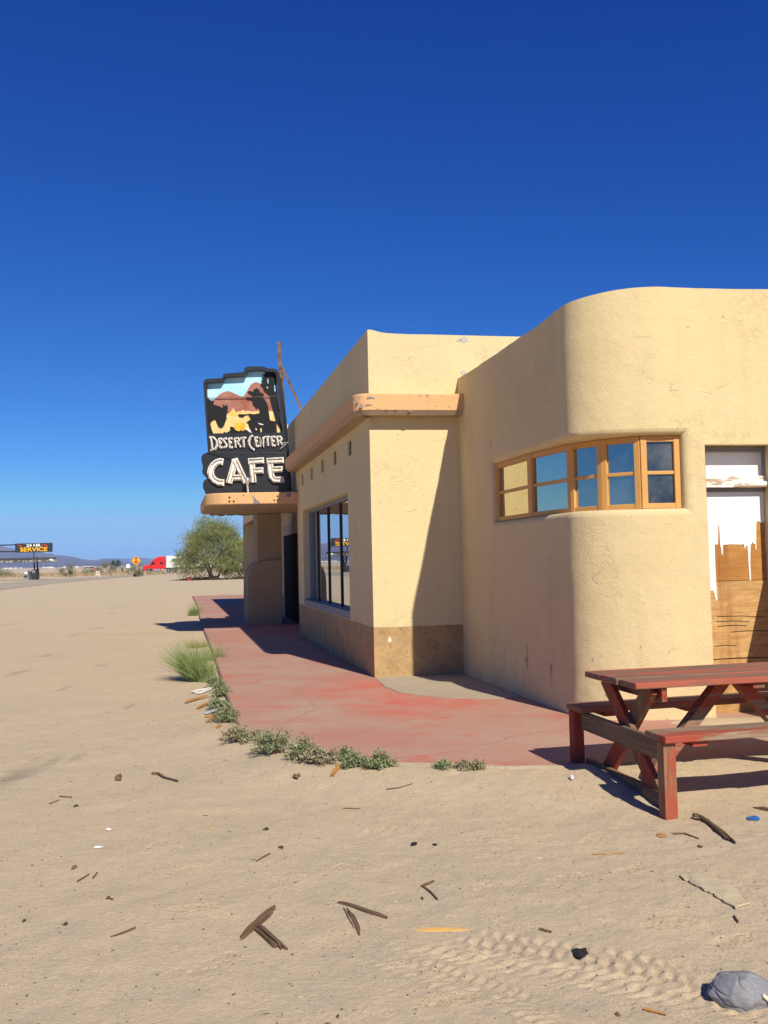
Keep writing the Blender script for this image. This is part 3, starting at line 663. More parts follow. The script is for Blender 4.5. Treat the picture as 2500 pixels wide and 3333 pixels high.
# parapet top, roof edge
for i in range(nS - 1):
    a, b = SS[i], SS[i + 1]; pa, na = WP(a); pb2, nb = WP(b); A = mb.v[wv(i, nZ - 1)]; B = mb.v[wv(i + 1, nZ - 1)]
    A1 = (pa[0] - na[0] * .05, pa[1] - na[1] * .05, A[2] + .018); B1 = (pb2[0] - nb[0] * .05, pb2[1] - nb[1] * .05, B[2] + .018)
    A2 = (pa[0] - na[0] * .22, pa[1] - na[1] * .22, A[2] + .015); B2 = (pb2[0] - nb[0] * .22, pb2[1] - nb[1] * .22, B[2] + .015)
    mb.quad(A, B, B1, A1); mb.quad(A1, B1, B2, A2); mb.quad(A2, B2, (B2[0], B2[1], 3.6), (A2[0], A2[1], 3.6))
# door reveals
for (s, za, zb_) in ((sJ, ZB, djz), (sJ + .70, ZB, djz)):
    p, n = WP(s); q = p - nE * .30; mb.quad((p[0] + n[0] * .01, p[1] + n[1] * .01, za), (p[0] + n[0] * .01, p[1] + n[1] * .01, zb_), (q[0], q[1], zb_), (q[0], q[1], za))
pa, pb2 = WP(sJ)[0], WP(sJ + .70)[0]
mb.quad((*(pa + nE * .012), djz), (*(pb2 + nE * .012), djz), (*(pb2 - nE * .3), djz), (*(pa - nE * .3), djz))
eR = WP(SEND)[0]
mb.quad((*eR, ZB), (*(eR + fd * 5), ZB), (*(eR + fd * 5), 4.1), (*eR, 4.1))
wing = mb.build('curved_wall', m_wing, cafe, smooth=True, fix=False); wing['label'] = 'thick cream stucco wing wall bending round a smooth corner'
_es = wing.modifiers.new('edges', 'EDGE_SPLIT'); _es.split_angle = R_(50)
MB().add([(*(Jg - nF * .15), 3.7), (*(KC + fd * .7 - nF * .15), 3.7), (*(KC + ed * 1.0 + fd * .2), 3.7), (*(eR + fd * .2), 3.7), (*(eR + fd * 5), 3.7)], [(0, 1, 2, 3, 4)]).build('roof', m_roof, cafe)
# strip window
for i in range(5):
    a, b = WPOLY[i], WPOLY[i + 1]; d = (b - a) / np.hypot(*(b - a)); n = np.array([d[1], -d[0]]); L = np.hypot(*(b - a))
    st = .055 if i < 2 else (.045 if i == 2 else .055)
    zt, zb2 = ZT - .004, ZBW + .004
    def pb3(mb, x0, x1, z0, z1, o0, o1):
        A = a + d * x0 + n * o0; B = a + d * x1 + n * o0; return mb.prism([(*A, z0), (*B, z0), (*B, z1), (*A, z1)], (n[0] * (o1 - o0), n[1] * (o1 - o0), 0))
    mb = MB(); fr_ = .028
    pb3(mb, -.004 if i else 0, st, zb2, zt, -.03, fr_); pb3(mb, L - st, L + .002, zb2, zt, -.03, fr_ - .001)
    pb3(mb, st, L - st, zb2, zb2 + .05, -.03, fr_ - .006); pb3(mb, st, L - st, zt - .055, zt, -.03, fr_ - .006); zm = (zb2 + zt) / 2 - .005
    pb3(mb, st, L - st, zm - .017, zm + .017, -.02, fr_ - .012)
    w_ = mb.build('window', m_ochre, cafe, bevel=.004)
    for k, (z0, z1) in enumerate(((zb2 + .05, zm - .017), (zm + .017, zt - .055))):
        pb3(MB(), st - .005, L - st + .005, z0 - .005, z1 + .005, -.012, -.004).build('pane', m_glass3 if i == 4 else m_glass2, w_)
# boarded doorway
DO = .16
dP = lambda x, y, o=DO: PL(x, y, DJ - nE * o, nE)
def dpoly(pts, o, th, mat, name): return MB().prism([tuple(dP(x, y, o)) for x, y in pts], tuple(np.append(-nE * th, 0))).build(name, mat, cafe)
dA = (pa + ed * 0); 
def drect(x0, x1, z0, z1, o, th, mat, name, bev=0):
    A = pa + ed * x0 - nE * o; B = pa + ed * x1 - nE * o
    q = MB().prism([(*A, z0), (*B, z0), (*B, z1), (*A, z1)], tuple(np.append(-nE * th, 0))).build(name, mat, cafe, bevel=bev); return q
zz = lambda y, x=2400, o=DO: dP(x, y, o)[2]
z_tr0, z_tr1, z_rail0 = zz(1550), djz, zz(1588)
drect(0.003, 0.697, z_tr0 - .01, djz - .003, DO + .03, .03, m_white, 'transom_board')
xtr = (dP(2487, 1500)[:2] - (pa - nE * DO)) @ ed
drect(.003, 0.697, djz - .055, djz - .004, DO - .035, .064, m_shadegrey, 'door_frame', .004); drect(xtr - .012, xtr + .05, z_tr0, djz - .056, DO - .02, .049, m_shadegrey, 'door_frame', .004)
o = drect(.003, 0.697, z_tr0 - .055, z_tr0 - .0, DO - .03, .055, m_peelrail, 'door_rail', .004); drect(.003, 0.697, z_rail0, z_tr0 - .057, DO - .075, .10, m_peelrail, 'door_rail', .006)
drect(.003, 0.697, z_rail0 - .035, z_rail0 - .002, DO - .01, .04, m_shadegrey, 'door_frame', .003)  # strip below the rail, its shade painted in as grey
zA, zB_, zG = zz(1890), zz(2145), ZS - .02
drect(.003, 0.697, zA + .002, z_rail0 - .036, DO + .03, .015, m_ply, 'plywood_board')
o = drect(.003, 0.697, zB_ + .002, zA - .003, DO + .026, .016, m_ply2, 'plywood_board'); o['label'] = 'weathered split plywood board low in the doorway'
drect(.003, 0.697, zG, zB_ - .003, DO + .022, .02, m_ply2, 'plywood_board')
# white paint with ragged drips over the plywood
sx, sy = .4295, .4295
drip = [(113, 436), (584, 436), (584, 920), (572, 922), (566, 850), (556, 705), (545, 695), (528, 705), (508, 688), (492, 700), (491, 860), (494, 910), (487, 905), (484, 862), (466, 860), (461, 838), (457, 862), (449, 868), (446, 1000), (452, 1138), (443, 1142), (436, 1050), (425, 880), (414, 876), (407, 905), (396, 862), (380, 868), (300, 866), (240, 870), (237, 945), (230, 945), (226, 900), (218, 870), (214, 790), (210, 722), (203, 726), (202, 866), (176, 868), (180, 1000), (186, 1120), (190, 1190), (197, 1292), (188, 1292), (176, 1240), (168, 1216), (140, 1218), (130, 1000), (116, 700)]
dp2 = [(2250 + x * sx, 1400 + y * sy) for x, y in drip]
q = []
for x, y in dp2:
    P = dP(x, y, DO + .028); z = min(P[2], z_rail0 - .037); s = max((P[:2] - pa) @ ed, .004); A = pa + ed * s - nE * (DO + .024); q.append((*A, z))
xr = .696
for k in (1,): q[k] = (*(pa + ed * xr - nE * (DO + .024)), q[0][2]); q[2] = (*(pa + ed * xr - nE * (DO + .024)), q[2][2])
o = MB().prism(q, tuple(np.append(-nE * .005, 0))).build('white_paint', m_white, cafe); o['label'] = 'white paint with ragged drips over the boarded door'
# dark cracks between boards
mb = MB()
for x0, y0, x1, y1 in ((195, 1412, 560, 1416), (190, 1452, 440, 1450), (200, 1488, 420, 1482), (300, 1530, 575, 1522), (175, 1640, 345, 1632), (165, 1738, 560, 1724)):
    A = dP(2250 + x0 * sx, 1400 + y0 * sy, DO + .025); B = dP(2250 + x1 * sx, 1400 + y1 * sy, DO + .025)
    mb.strip([A, (A + B) / 2 + np.array([0, 0, .008]), B], .0045, tuple(np.append(nE, 0)), .003)
mb.build('board_crack', m_dark, cafe)
# guessed low wall, added just out of frame to cast the diagonal shadow on the boards
p_ = pa + ed * .702
pr = [(-.1, ZB), (-.1, 1.50), (.95, 1.46), (1.2, 1.38), (1.36, 1.15), (1.42, .8), (1.42, ZB)]
MB().prism([(p_[0] + nE[0] * (d + .02), p_[1] + nE[1] * (d + .02), z) for d, z in pr], tuple(np.append(ed * .25, 0))).build('buttress', m_wing, cafe, bevel=.02)

# ------------------------------------------------------------------ cafe sign
m_sblack = flat('black_sign_enamel', (.018, .020, .024), .42, .3, 2, .4)
m_sil = flat('black_cutout', (.013, .014, .016), .6, .2, 3, .2)
def paint(n, a, b, s=3):
    t = NT(n); t.col(t.mix(t.ramp(t.noise(s, 4, .6), .3, .7), a, b)); return t.done(.6, .2)
m_ssky = paint('painted_sky', (.30, .68, .86), (.50, .80, .92)); m_smt = paint('painted_mountain', (.30, .10, .065), (.42, .21, .16), 4)
m_ssand = paint('painted_sand', (.75, .48, .16), (.80, .62, .30), 4); m_sfire = paint('painted_fire', (.90, .38, .03), (.95, .55, .08), 9); m_sbrush = paint('painted_brush', (.80, .45, .06), (.85, .55, .16), 9)
m_letter = NT('white_letter_enamel'); m_letter.col(m_letter.mix(m_letter.ramp(m_letter.noise(14, 5), .5, .68), (.82, .80, .74), (.55, .45, .33))); m_letter = m_letter.done(.5, .3)
m_tube = flat('dull_neon_glass', (.58, .54, .47), .25, .25, 9, .5)
SN = -_nn      # sign faces the camera side
sA = cA + fd * .42
zx = lambda x, y: (640 + .19441 * x, 1170 + .19441 * y)
def SP(x, y, o=0.):
    P = PL(*zx(x, y), sA, _nn); return np.array([P[0] + SN[0] * o, P[1] + SN[1] * o, P[2]])
N3 = np.array([SN[0], SN[1], 0])
_b = SP(800, 2200)
sign = thing('neon_sign', (_b[0], _b[1], ZC1), 'tall black neon cafe sign with desert campfire scene and white lettering on the entry canopy', 'sign', world=True)
outer = [(110, 385), (130, 345), (180, 325), (400, 312), (432, 298), (447, 252), (475, 235), (760, 215), (785, 203), (800, 152), (830, 126), (870, 118), (1120, 118), (1150, 130), (1190, 150), (1300, 152), (1350, 175), (1385, 225), (1405, 330), (1455, 900), (1512, 1552), (190, 1552)]
inner = [(165, 400), (195, 386), (410, 376), (440, 368), (465, 312), (492, 293), (790, 281), (825, 268), (840, 205), (870, 186), (1100, 180), (1180, 205), (1290, 205), (1330, 235), (1350, 420), (1440, 1222), (200, 1240)]
# backing box
mb = MB(); D0 = .14
mb.prism([tuple(SP(x, y, -.16)) for x, y in outer], tuple(N3 * .02))
# rim: outer wall, inner wall and front ring
me_ = bmesh.new()
ov = [me_.verts.new(SP(x, y, 0)) for x, y in outer]; iv = [me_.verts.new(SP(x, y, 0)) for x, y in inner]
e1 = [me_.edges.new((ov[i], ov[(i + 1) % len(ov)])) for i in range(len(ov))]; e2 = [me_.edges.new((iv[i], iv[(i + 1) % len(iv)])) for i in range(len(iv))]
res = bmesh.ops.triangle_fill(me_, use_beauty=True, use_dissolve=False, edges=e1 + e2)
me_.verts.index_update(); vl = [tuple(v.co) for v in me_.verts]; fl_ = [tuple(v.index for v in f.verts) for f in me_.faces]; me_.free()
mb.add(vl, fl_)
for lst in (outer, inner):
    n_ = len(lst)
    for k in range(n_): a, b = lst[k], lst[(k + 1) % n_]; mb.quad(SP(*a, 0), SP(*b, 0), SP(*b, -.14), SP(*a, -.14))
up = mb.build('panel', m_sblack, sign); up['label'] = 'upper black panel with a stepped top and raised rim'
lower = [(190, 1553), (150, 1568), (110, 1590), (82, 1630), (85, 1700), (105, 1790), (110, 1812), (95, 1860), (102, 1915), (140, 1960), (182, 1990), (127, 2030), (106, 2080), (112, 2160), (150, 2240), (170, 2275), (1560, 2235), (1545, 1900), (1512, 1553)]
o = MB().prism([tuple(SP(x, y, -.16)) for x, y in lower], tuple(N3 * .19)).build('panel', m_sblack, sign, bevel=.008); o['label'] = 'lower black panel with a ragged left edge behind the word CAFE'
# painted scene on the back of the box
mb = MB()
def lay(pts, o, m): mb.prism([tuple(SP(x, y, o)) for x, y in pts], tuple(N3 * .003), m)
lay(inner, -.138, 0)
lay([(215, 720), (250, 680), (300, 640), (380, 560), (450, 525), (520, 510), (580, 530), (650, 565), (740, 600), (775, 600), (800, 570), (850, 480), (900, 400), (950, 370), (990, 363), (1040, 375), (1100, 400), (1180, 440), (1330, 560), (1400, 900), (1380, 1000), (190, 1000)], -.134, 1)
lay([(200, 880), (480, 880), (530, 890), (560, 860), (590, 830), (605, 795), (630, 840), (650, 872), (700, 850), (720, 862), (770, 825), (800, 852), (850, 840), (900, 857), (1050, 850), (1200, 850), (1385, 860), (1425, 1230), (205, 1240)], -.130, 2)
lay([(520, 900), (560, 868), (590, 838), (605, 800), (630, 845), (652, 880), (690, 862), (660, 930), (600, 950)], -.126, 4)
lay([(618, 1120), (640, 1060), (678, 1048), (690, 1008), (718, 1045), (760, 1030), (800, 1060), (812, 1110), (800, 1150), (770, 1195), (700, 1195), (640, 1175)], -.122, 3)
lay([(815, 1122), (870, 1148), (915, 1190), (922, 1218), (880, 1218), (850, 1180), (808, 1150)], -.122, 5)
o = mb.build('painted_scene', [m_ssky, m_smt, m_ssand, m_sfire, m_sbrush, m_letter], sign); o['label'] = 'painted desert scene of red hills, blue sky and yellow sand'
def sil(pts, name, lab):
    o = MB().prism([tuple(SP(x, y, -.116)) for x, y in pts], tuple(N3 * .010)).build(name, m_sil, sign); o['label'] = lab
sil([(150, 590), (190, 635), (215, 672), (245, 683), (262, 672), (285, 690), (262, 735), (300, 750), (370, 770), (405, 788), (428, 808), (432, 775), (437, 733), (470, 770), (500, 738), (515, 800), (505, 850), (528, 866), (500, 880), (497, 920), (488, 950), (500, 968), (480, 1010), (460, 1070), (440, 1110), (405, 1137), (378, 1125), (372, 1100), (360, 1128), (345, 1080), (325, 1040), (310, 992), (270, 1000), (232, 1030), (222, 1080), (235, 1130), (250, 1180), (272, 1238), (160, 1250)], 'horse_cutout', 'black horse silhouette with lowered head')
sil([(850, 530), (868, 510), (940, 525), (950, 490), (975, 478), (1000, 465), (1040, 490), (1060, 540), (1100, 548), (1125, 580), (1105, 602), (1078, 603), (1120, 640), (1155, 685), (1190, 760), (1205, 860), (1225, 1000), (1240, 1020), (1330, 1022), (1345, 1240), (950, 1240), (918, 1195), (880, 1130), (865, 1080), (858, 1052), (828, 1045), (850, 1022), (890, 1000), (897, 960), (868, 930), (865, 893), (950, 905), (1045, 890), (1052, 850), (1045, 800), (1010, 790), (995, 818), (980, 780), (940, 740), (930, 690), (912, 662), (850, 655), (820, 635), (828, 615), (910, 613), (925, 590), (920, 572), (872, 552)], 'cowboy_cutout', 'black silhouette of a seated man in a wide hat')
sil([(686, 915), (698, 903), (800, 905), (876, 898), (876, 910), (800, 918), (795, 940), (770, 951), (722, 949), (702, 935)], 'pan_cutout', 'black silhouette of a long handled pan')
sil([(190, 1242), (440, 1226), (445, 1205), (470, 1203), (482, 1220), (540, 1190), (562, 1165), (550, 1130), (580, 1108), (600, 1125), (626, 1130), (632, 1165), (700, 1192), (740, 1170), (770, 1190), (800, 1165), (850, 1182), (900, 1218), (1450, 1215), (1455, 1262), (190, 1275)], 'ground_cutout', 'black silhouette of ground and rocks')
sil([(1085, 288), (1120, 275), (1095, 235), (1130, 240), (1150, 190), (1345, 190), (1350, 300), (1318, 420), (1330, 560), (1350, 800), (1395, 1040), (1450, 1230), (1330, 1040), (1240, 700), (1215, 580), (1190, 552), (1150, 530), (1115, 482), (1112, 445), (1072, 438), (1108, 415), (1062, 405), (1105, 383), (1072, 370), (1110, 350), (1072, 337), (1112, 318)], 'tree_cutout', 'black silhouette of a spiky desert tree')
for q in ([(1022, 1050), (1115, 1075), (1108, 1090), (1045, 1074)], [(1058, 1142), (1086, 1142), (1084, 1175), (1090, 1180), (1080, 1212), (1066, 1205)], [(980, 1135), (1000, 1150), (1005, 1175), (985, 1170)], [(1205, 875), (1228, 870), (1262, 960), (1278, 1008), (1228, 1012)], [(1296, 420), (1306, 412), (1318, 520), (1302, 525)], [(1160, 440), (1185, 450), (1195, 470), (1175, 465)], [(1180, 300), (1196, 320), (1200, 390), (1186, 380)]):
    MB().prism([tuple(SP(x, y, -.105)) for x, y in q], tuple(N3 * .003)).build('cutout_gap', m_ssand if q[0][0] in (1205, 1058) else (m_ssky if q[0][0] in (1296, 1180) else m_letter), sign)
MB().tube([SP(182, 636, -.10), SP(870, 622, -.10), SP(1330, 605, -.10)], .008, 6).build('wire', m_rust, sign)
# lettering: white channel letters with neon tubes
def letter(strokes, w, dep, name='letter', o0=0., tr=.011, off=(0.,)):
    mb = MB(); tb = MB()
    for st in strokes:
        L = [SP(x, y, o0) for x, y in st]; mb.strip(L, w, N3, dep + rng.uniform(-.004, .004))
        for of in off:
            Q = []
            for k in range(len(L)):
                t_ = L[min(k + 1, len(L) - 1)] - L[max(k - 1, 0)]; t_ /= np.linalg.norm(t_); sd = np.cross(N3, t_); Q.append(L[k] + sd * of + N3 * (dep + .022))
            if len(Q) > 1:
                Q[0] = Q[0] + (Q[1] - Q[0]) / np.linalg.norm(Q[1] - Q[0]) * .02; Q[-1] = Q[-1] + (Q[-2] - Q[-1]) / np.linalg.norm(Q[-2] - Q[-1]) * .02
            tb.tube(Q, tr, 6)
    lo = mb.build(name, m_letter, sign); tb.build('neon_tube', m_tube, lo, smooth=True); return lo
dc = [[[(225, 1308), (242, 1308), (255, 1420), (265, 1525)], [(215, 1303), (290, 1312), (335, 1365), (343, 1440), (312, 1505), (235, 1530)]],
      [[(383, 1330), (388, 1472)], [(370, 1335), (432, 1330)], [(388, 1400), (425, 1396)], [(388, 1478), (440, 1470)]],
      [[(512, 1325), (470, 1330), (455, 1360), (478, 1398), (503, 1430), (492, 1465), (458, 1482)]],
      [[(548, 1325), (553, 1472)], [(540, 1328), (602, 1322)], [(553, 1395), (592, 1390)], [(553, 1477), (608, 1470)]],
      [[(642, 1322), (652, 1478)], [(635, 1325), (695, 1320), (715, 1350), (692, 1383), (655, 1388)], [(685, 1388), (738, 1472)]],
      [[(735, 1325), (830, 1312)], [(783, 1320), (793, 1472)]],
      [[(945, 1270), (902, 1308), (877, 1370), (882, 1430), (915, 1485), (968, 1518)]],
      [[(985, 1312), (997, 1455)], [(975, 1312), (1032, 1307)], [(988, 1375), (1028, 1370)], [(997, 1457), (1046, 1450)]],
      [[(1068, 1462), (1062, 1312), (1122, 1455), (1117, 1303)]],
      [[(1130, 1307), (1222, 1298)], [(1186, 1303), (1197, 1450)]],
      [[(1257, 1300), (1268, 1442)], [(1240, 1305), (1322, 1296)], [(1260, 1370), (1306, 1364)], [(1268, 1447), (1322, 1440)]],
      [[(1350, 1296), (1362, 1442)], [(1345, 1298), (1405, 1298), (1425, 1332), (1402, 1367), (1362, 1374)], [(1392, 1374), (1440, 1436)]]]
for L in dc: letter(L, .044, .03, off=(-.008, .008) if 0 else (0.,), tr=.010)
O2 = .03
carc = [(452, 1722), (400, 1712), (340, 1732), (285, 1780), (250, 1840), (240, 1900), (258, 1970), (305, 2025), (375, 2062), (468, 2068)]
letter([carc], .135, .05, o0=O2, off=(-.04, .04)); 
letter([[(640, 1665), (650, 1700), (548, 2075)], [(650, 1690), (825, 2065)], [(600, 1988), (785, 1978)]], .128, .05, o0=O2, off=(-.036, .036))
letter([[(925, 1690), (955, 2062)], [(868, 1712), (1132, 1694)], [(950, 1872), (1122, 1860)]], .125, .05, o0=O2, off=(-.038, .038))
letter([[(1232, 1690), (1245, 1900), (1258, 1965), (1300, 2015), (1370, 2022), (1468, 2012)], [(1178, 1708), (1462, 1690)], [(1250, 1852), (1442, 1840)]], .125, .05, o0=O2, off=(-.038, .038))
# bulb on a goose neck
lampP = SP(862, 2060, .22)
mb = MB(); mb.tube([lampP + np.array([.02, 0, -.42]), lampP + np.array([.015, 0, -.25]), lampP + np.array([0, 0, -.08])], .018, 8)
bl = mb.build('lamp_holder', m_pipe, sign)
g_ = NT('clear_bulb'); g_.col((.75, .78, .8)); g_ = g_.done(.08, .6, .7)
MB().lathe([(.02, -.09), (.03, -.05), (.055, 0), (.06, .03), (.045, .07), (.02, .09)], lampP, n=14).build('bulb', g_, bl, smooth=True)
# rusty post and stay behind the sign
pt = PL(907, 1113, sA + fd * .25, _nn); pbm = PL(945, 1600, sA + fd * .25, _nn)
o = MB().beam(pt, (pbm[0], pbm[1], ZC1 - .05), .075, .06, (0, 1, 0)).build('post', m_rust, sign); o['label'] = 'rusty steel post rising behind the sign'
pk_ = PL(917, 1192, sA + fd * .3, _nn); pe = uF(967, 1350, -.3); pe = np.array(FP(uF(966, 1348)[0], 4.55, -.2))
MB().beam(pk_, pe, .05, .045, (0, 1, 0)).build('stay', m_rust, sign)
MB().tube([SP(1392, 300, -.08), SP(1480, 1000, -.08), SP(1520, 1540, -.08)], .035, 6).build('post', m_sblack, sign)
for a, b in (((1430, 1410), (1540, 1395)), ((1400, 1500), (1500, 1420)), ((200, 1555), (640, 1700))): MB().tube([SP(*a, .06), SP(*b, .04)], .007, 5).build('wire', m_pipe if a[0] > 1000 else m_sil, sign)

# ------------------------------------------------------------------ picnic table
tz0 = .015
tab = thing('picnic_table', (1.50, 6.51, tz0), 'weathered red wooden picnic table with attached benches in front of the boarded door', 'picnic table', rz=R_(13))
LT = 1.83
def plank(mb, x0, x1, y0, y1, z0, z1):
    mb.box(((x0 + x1) / 2, (y0 + y1) / 2, (z0 + z1) / 2), x1 - x0, y1 - y0, z1 - z0)
mb = MB(); yy = -.365
for k, w in enumerate((.235, .24, .24)):
    plank(mb, rng.uniform(-.012, .012), LT + rng.uniform(-.01, .01), yy, yy + w, .715, .758 + rng.uniform(-.003, .003)); yy += w + .007
mb.build('tabletop', m_ttop, tab, bevel=.006)
for sy in (-1, 1):
    mb = MB(); y0 = sy * .60
    plank(mb, -.0, LT, y0 - .128, y0 + .128, .437, .48)
    mb.build('seat', m_tred if sy < 0 else m_ttop, tab, bevel=.006)
for ux in (.045, LT - .045):
    sg = 1 if ux < 1 else -1
    for sy in (-1, 1):
        mb = MB(); plank(mb, ux - .042, ux + .042, sy * .655 - .042, sy * .655 + .042, -.06, .436); mb.build('leg', m_tbarez if sy < 0 else m_tredz, tab, bevel=.006)
    x2 = ux + sg * .075
    mb = MB(); mb.beam((x2, -.26, .714), (x2, .06, .32), .04, .115, (0, .6, .8)); 
    mb = MB(); mb.beam((x2 - sg * .0, .30, .714), (x2, -.50, -.03), .04, .12); mb.build('cross_leg', m_tredz, tab, bevel=.005)
    x3 = ux + sg * .118
    mb = MB(); mb.beam((x3, -.28, .714), (x3, .46, -.03), .04, .12); mb.build('cross_leg', m_tredz, tab, bevel=.005)
    mb = MB(); plank(mb, ux - .02 + sg * .03, ux + .02 + sg * .03, -.60, .60, .30, .43); mb.build('bench_rail', m_tbare, tab, bevel=.005)
    mb = MB(); plank(mb, x3 + sg * .06 - .02, x3 + sg * .06 + .02, -.34, .34, .62, .714); mb.build('top_cleat', m_tredy, tab, bevel=.005)
    mb = MB(); plank(mb, ux - .02 + sg * .066, ux + .02 + sg * .066, -.61, .61, -.03, .085); mb.build('ground_rail', m_tbare, tab, bevel=.005)
    xm = LT / 2
    mb = MB(); mb.beam((xm - sg * .05, 0, .70), (ux + sg * .22, 0, .05), .085, .085, (0, 0, 1)); mb.build('brace', m_tred, tab, bevel=.005)
mb = MB(); plank(mb, LT / 2 - .045, LT / 2 + .045, -.34, .34, .675, .714); mb.build('top_cleat', m_tredy, tab, bevel=.005)
for sy in (-1, 1):
    mb = MB(); plank(mb, LT / 2 - .05, LT / 2 + .05, sy * .60 - .10, sy * .60 + .10, .40, .436); mb.build('seat_cleat', m_tred, tab, bevel=.005)
    mb = MB(); plank(mb, .20, .30, sy * .60 - .10, sy * .60 + .10, .40, .436); mb.build('seat_cleat', m_tred, tab, bevel=.005)

# ------------------------------------------------------------------ plants
def leafmat(n, a, b, s=2.5):
    t = NT(n); q = t.n('ShaderNodeObjectInfo'); t.col(t.mix(t.ramp(t.noise(s, 3), .3, .7), a, b)); t.b.inputs['Subsurface Weight'].default_value = 0; return t.done(.8, .15)
m_grass = leafmat('green_grass', (.17, .23, .07), (.28, .35, .13), 9); m_grass2 = leafmat('dry_grass', (.24, .22, .09), (.36, .31, .15), 9)
m_salt = leafmat('grey_green_leaf', (.155, .195, .09), (.28, .32, .17), 14); m_salt2 = leafmat('dusty_leaf', (.23, .215, .12), (.37, .335, .21), 14)
m_palo = leafmat('olive_foliage', (.13, .16, .055), (.28, .29, .115), .7); m_palo2 = leafmat('yellow_green_foliage', (.26, .27, .05), (.38, .36, .09), .6)
m_creo = leafmat('creosote_foliage', (.13, .15, .07), (.22, .22, .12), .8); m_dkgr = leafmat('dark_foliage', (.035, .07, .04), (.07, .11, .06), .8)
m_trunk = flat('grey_brown_bark', (.11, .085, .06), .9, .3, 6); m_straw = leafmat('straw', (.31, .225, .13), (.42, .32, .19), .4)
def leafcloud(pts, dirs, ln, wd, name, mat, parent):
    n = len(pts); r = rng.normal(size=(n, 3)); s = np.cross(dirs, r); s /= np.linalg.norm(s, axis=1)[:, None] + 1e-9
    a = pts - s * wd[:, None] * .5; b = pts + s * wd[:, None] * .5; d = dirs * ln[:, None]
    V = np.stack([a, b, b + d - s * wd[:, None] * .35, a + d + s * wd[:, None] * .35], 1).reshape(-1, 3)
    return fast_mesh(name, V, np.arange(n * 4).reshape(n, 4), mat, parent)
def tree(name, loc, lab, w, h, n, mat, ls, trunks, group=None, hang=.6, low=.12, seed=1, cat='tree', tw=.14, depth=None):
    r = np.random.default_rng(seed); T = thing(name, loc, lab, cat, group); depth = depth or w
    mb = MB(); tips = []
    for k in range(trunks):
        a = r.uniform(0, 6.28); bx = r.normal(0, w * .05), r.normal(0, w * .05)
        def grow_(p, d, L, rad, lv):
            q = [p]; dd = d.copy()
            for i in range(4): dd = dd + r.normal(0, .16, 3); dd /= np.linalg.norm(dd); q.append(q[-1] + dd * L / 4)
            mb.tube(q, [rad, rad * .9, rad * .8, rad * .7, rad * .55], 5, cap=False); tips.append(q[-1]); tips.append(q[2])
            if lv > 0:
                for c in range(3): nd = dd + r.normal(0, .55, 3); nd[2] += .1; nd /= np.linalg.norm(nd); grow_(q[-1 - (c % 2)], nd, L * .68, rad * .55, lv - 1)
        d0 = np.array([math.cos(a) * .55, math.sin(a) * .55, 1.]); d0 /= np.linalg.norm(d0)
        grow_(np.array([bx[0], bx[1], -.1]), d0, h * .36, tw, 2)
    mb.build('trunk', m_trunk, T, smooth=True, fix=False)
    # crown: clumps on an uneven dome, each a spray of fine twigs
    nc = max(14, n // 170); P = []; Dv = []; 
    for k in range(nc):
        az = r.uniform(0, 6.28); el = r.uniform(low, 1); rad = r.uniform(.35, 1.12) ** .6; z = h * (.12 + .8 * el) * (.75 + .25 * r.random())
        prof = math.sin(min(1, (1 - el) * .95 + .12) * math.pi * .62) * (.8 + .35 * r.random())
        c = np.array([math.cos(az) * w / 2 * prof * rad, math.sin(az) * depth / 2 * prof * rad, min(z, h * .93)])
        m = n // nc; sz = w * r.uniform(.035, .10)
        q = c + r.normal(size=(m, 3)) * [sz, sz, sz * .8]; dv = r.normal(size=(m, 3)) * .55 + (c / np.linalg.norm(c) * .5); dv[:, 2] += r.choice([-hang, hang * .9], m)
        P.append(q); Dv.append(dv / np.linalg.norm(dv, axis=1)[:, None])
    P = np.vstack(P); Dv = np.vstack(Dv); P[:, 2] = np.maximum(P[:, 2], .15)
    L = r.uniform(.6, 1.4, len(P)) * ls; leafcloud(P, Dv, L, L * (.16 if ls < .4 else .07), 'crown', mat, T); return T
def tuft(name, loc, lab, w, h, n, mat, group, seed=1, lean=0., n0=None):
    r = np.random.default_rng(seed); T = thing(name, loc, lab, 'plant', group)
    a = r.uniform(0, 6.28, n); ng = 9; g = r.integers(0, ng, n); ga = r.uniform(0, 6.28, ng); gq = r.random(ng) ** .5 * w * .36; gh = r.uniform(.35, 1.15, ng); gl = r.normal(0, .35, (ng, 2)); q = r.random(n) ** .6 * w * .13
    P = np.column_stack([np.cos(ga[g]) * gq[g] + np.cos(a) * q, np.sin(ga[g]) * gq[g] * .8 + np.sin(a) * q, np.full(n, -.01)])
    sp = r.uniform(.1, 1.5, n); D = np.column_stack([np.cos(a) * sp * w * .35 / h + lean + gl[g, 0], np.sin(a) * sp * w * .35 / h + gl[g, 1], np.ones(n)]) + r.normal(0, .2, (n, 3)); D /= np.linalg.norm(D, axis=1)[:, None]
    L = r.uniform(.4, 1.15, n) * h * gh[g]; leafcloud(P, D, L, np.full(n, .0035) + r.random(n) * .003, 'blade', mat, T); T.children[0].name = 'blade'
    return T
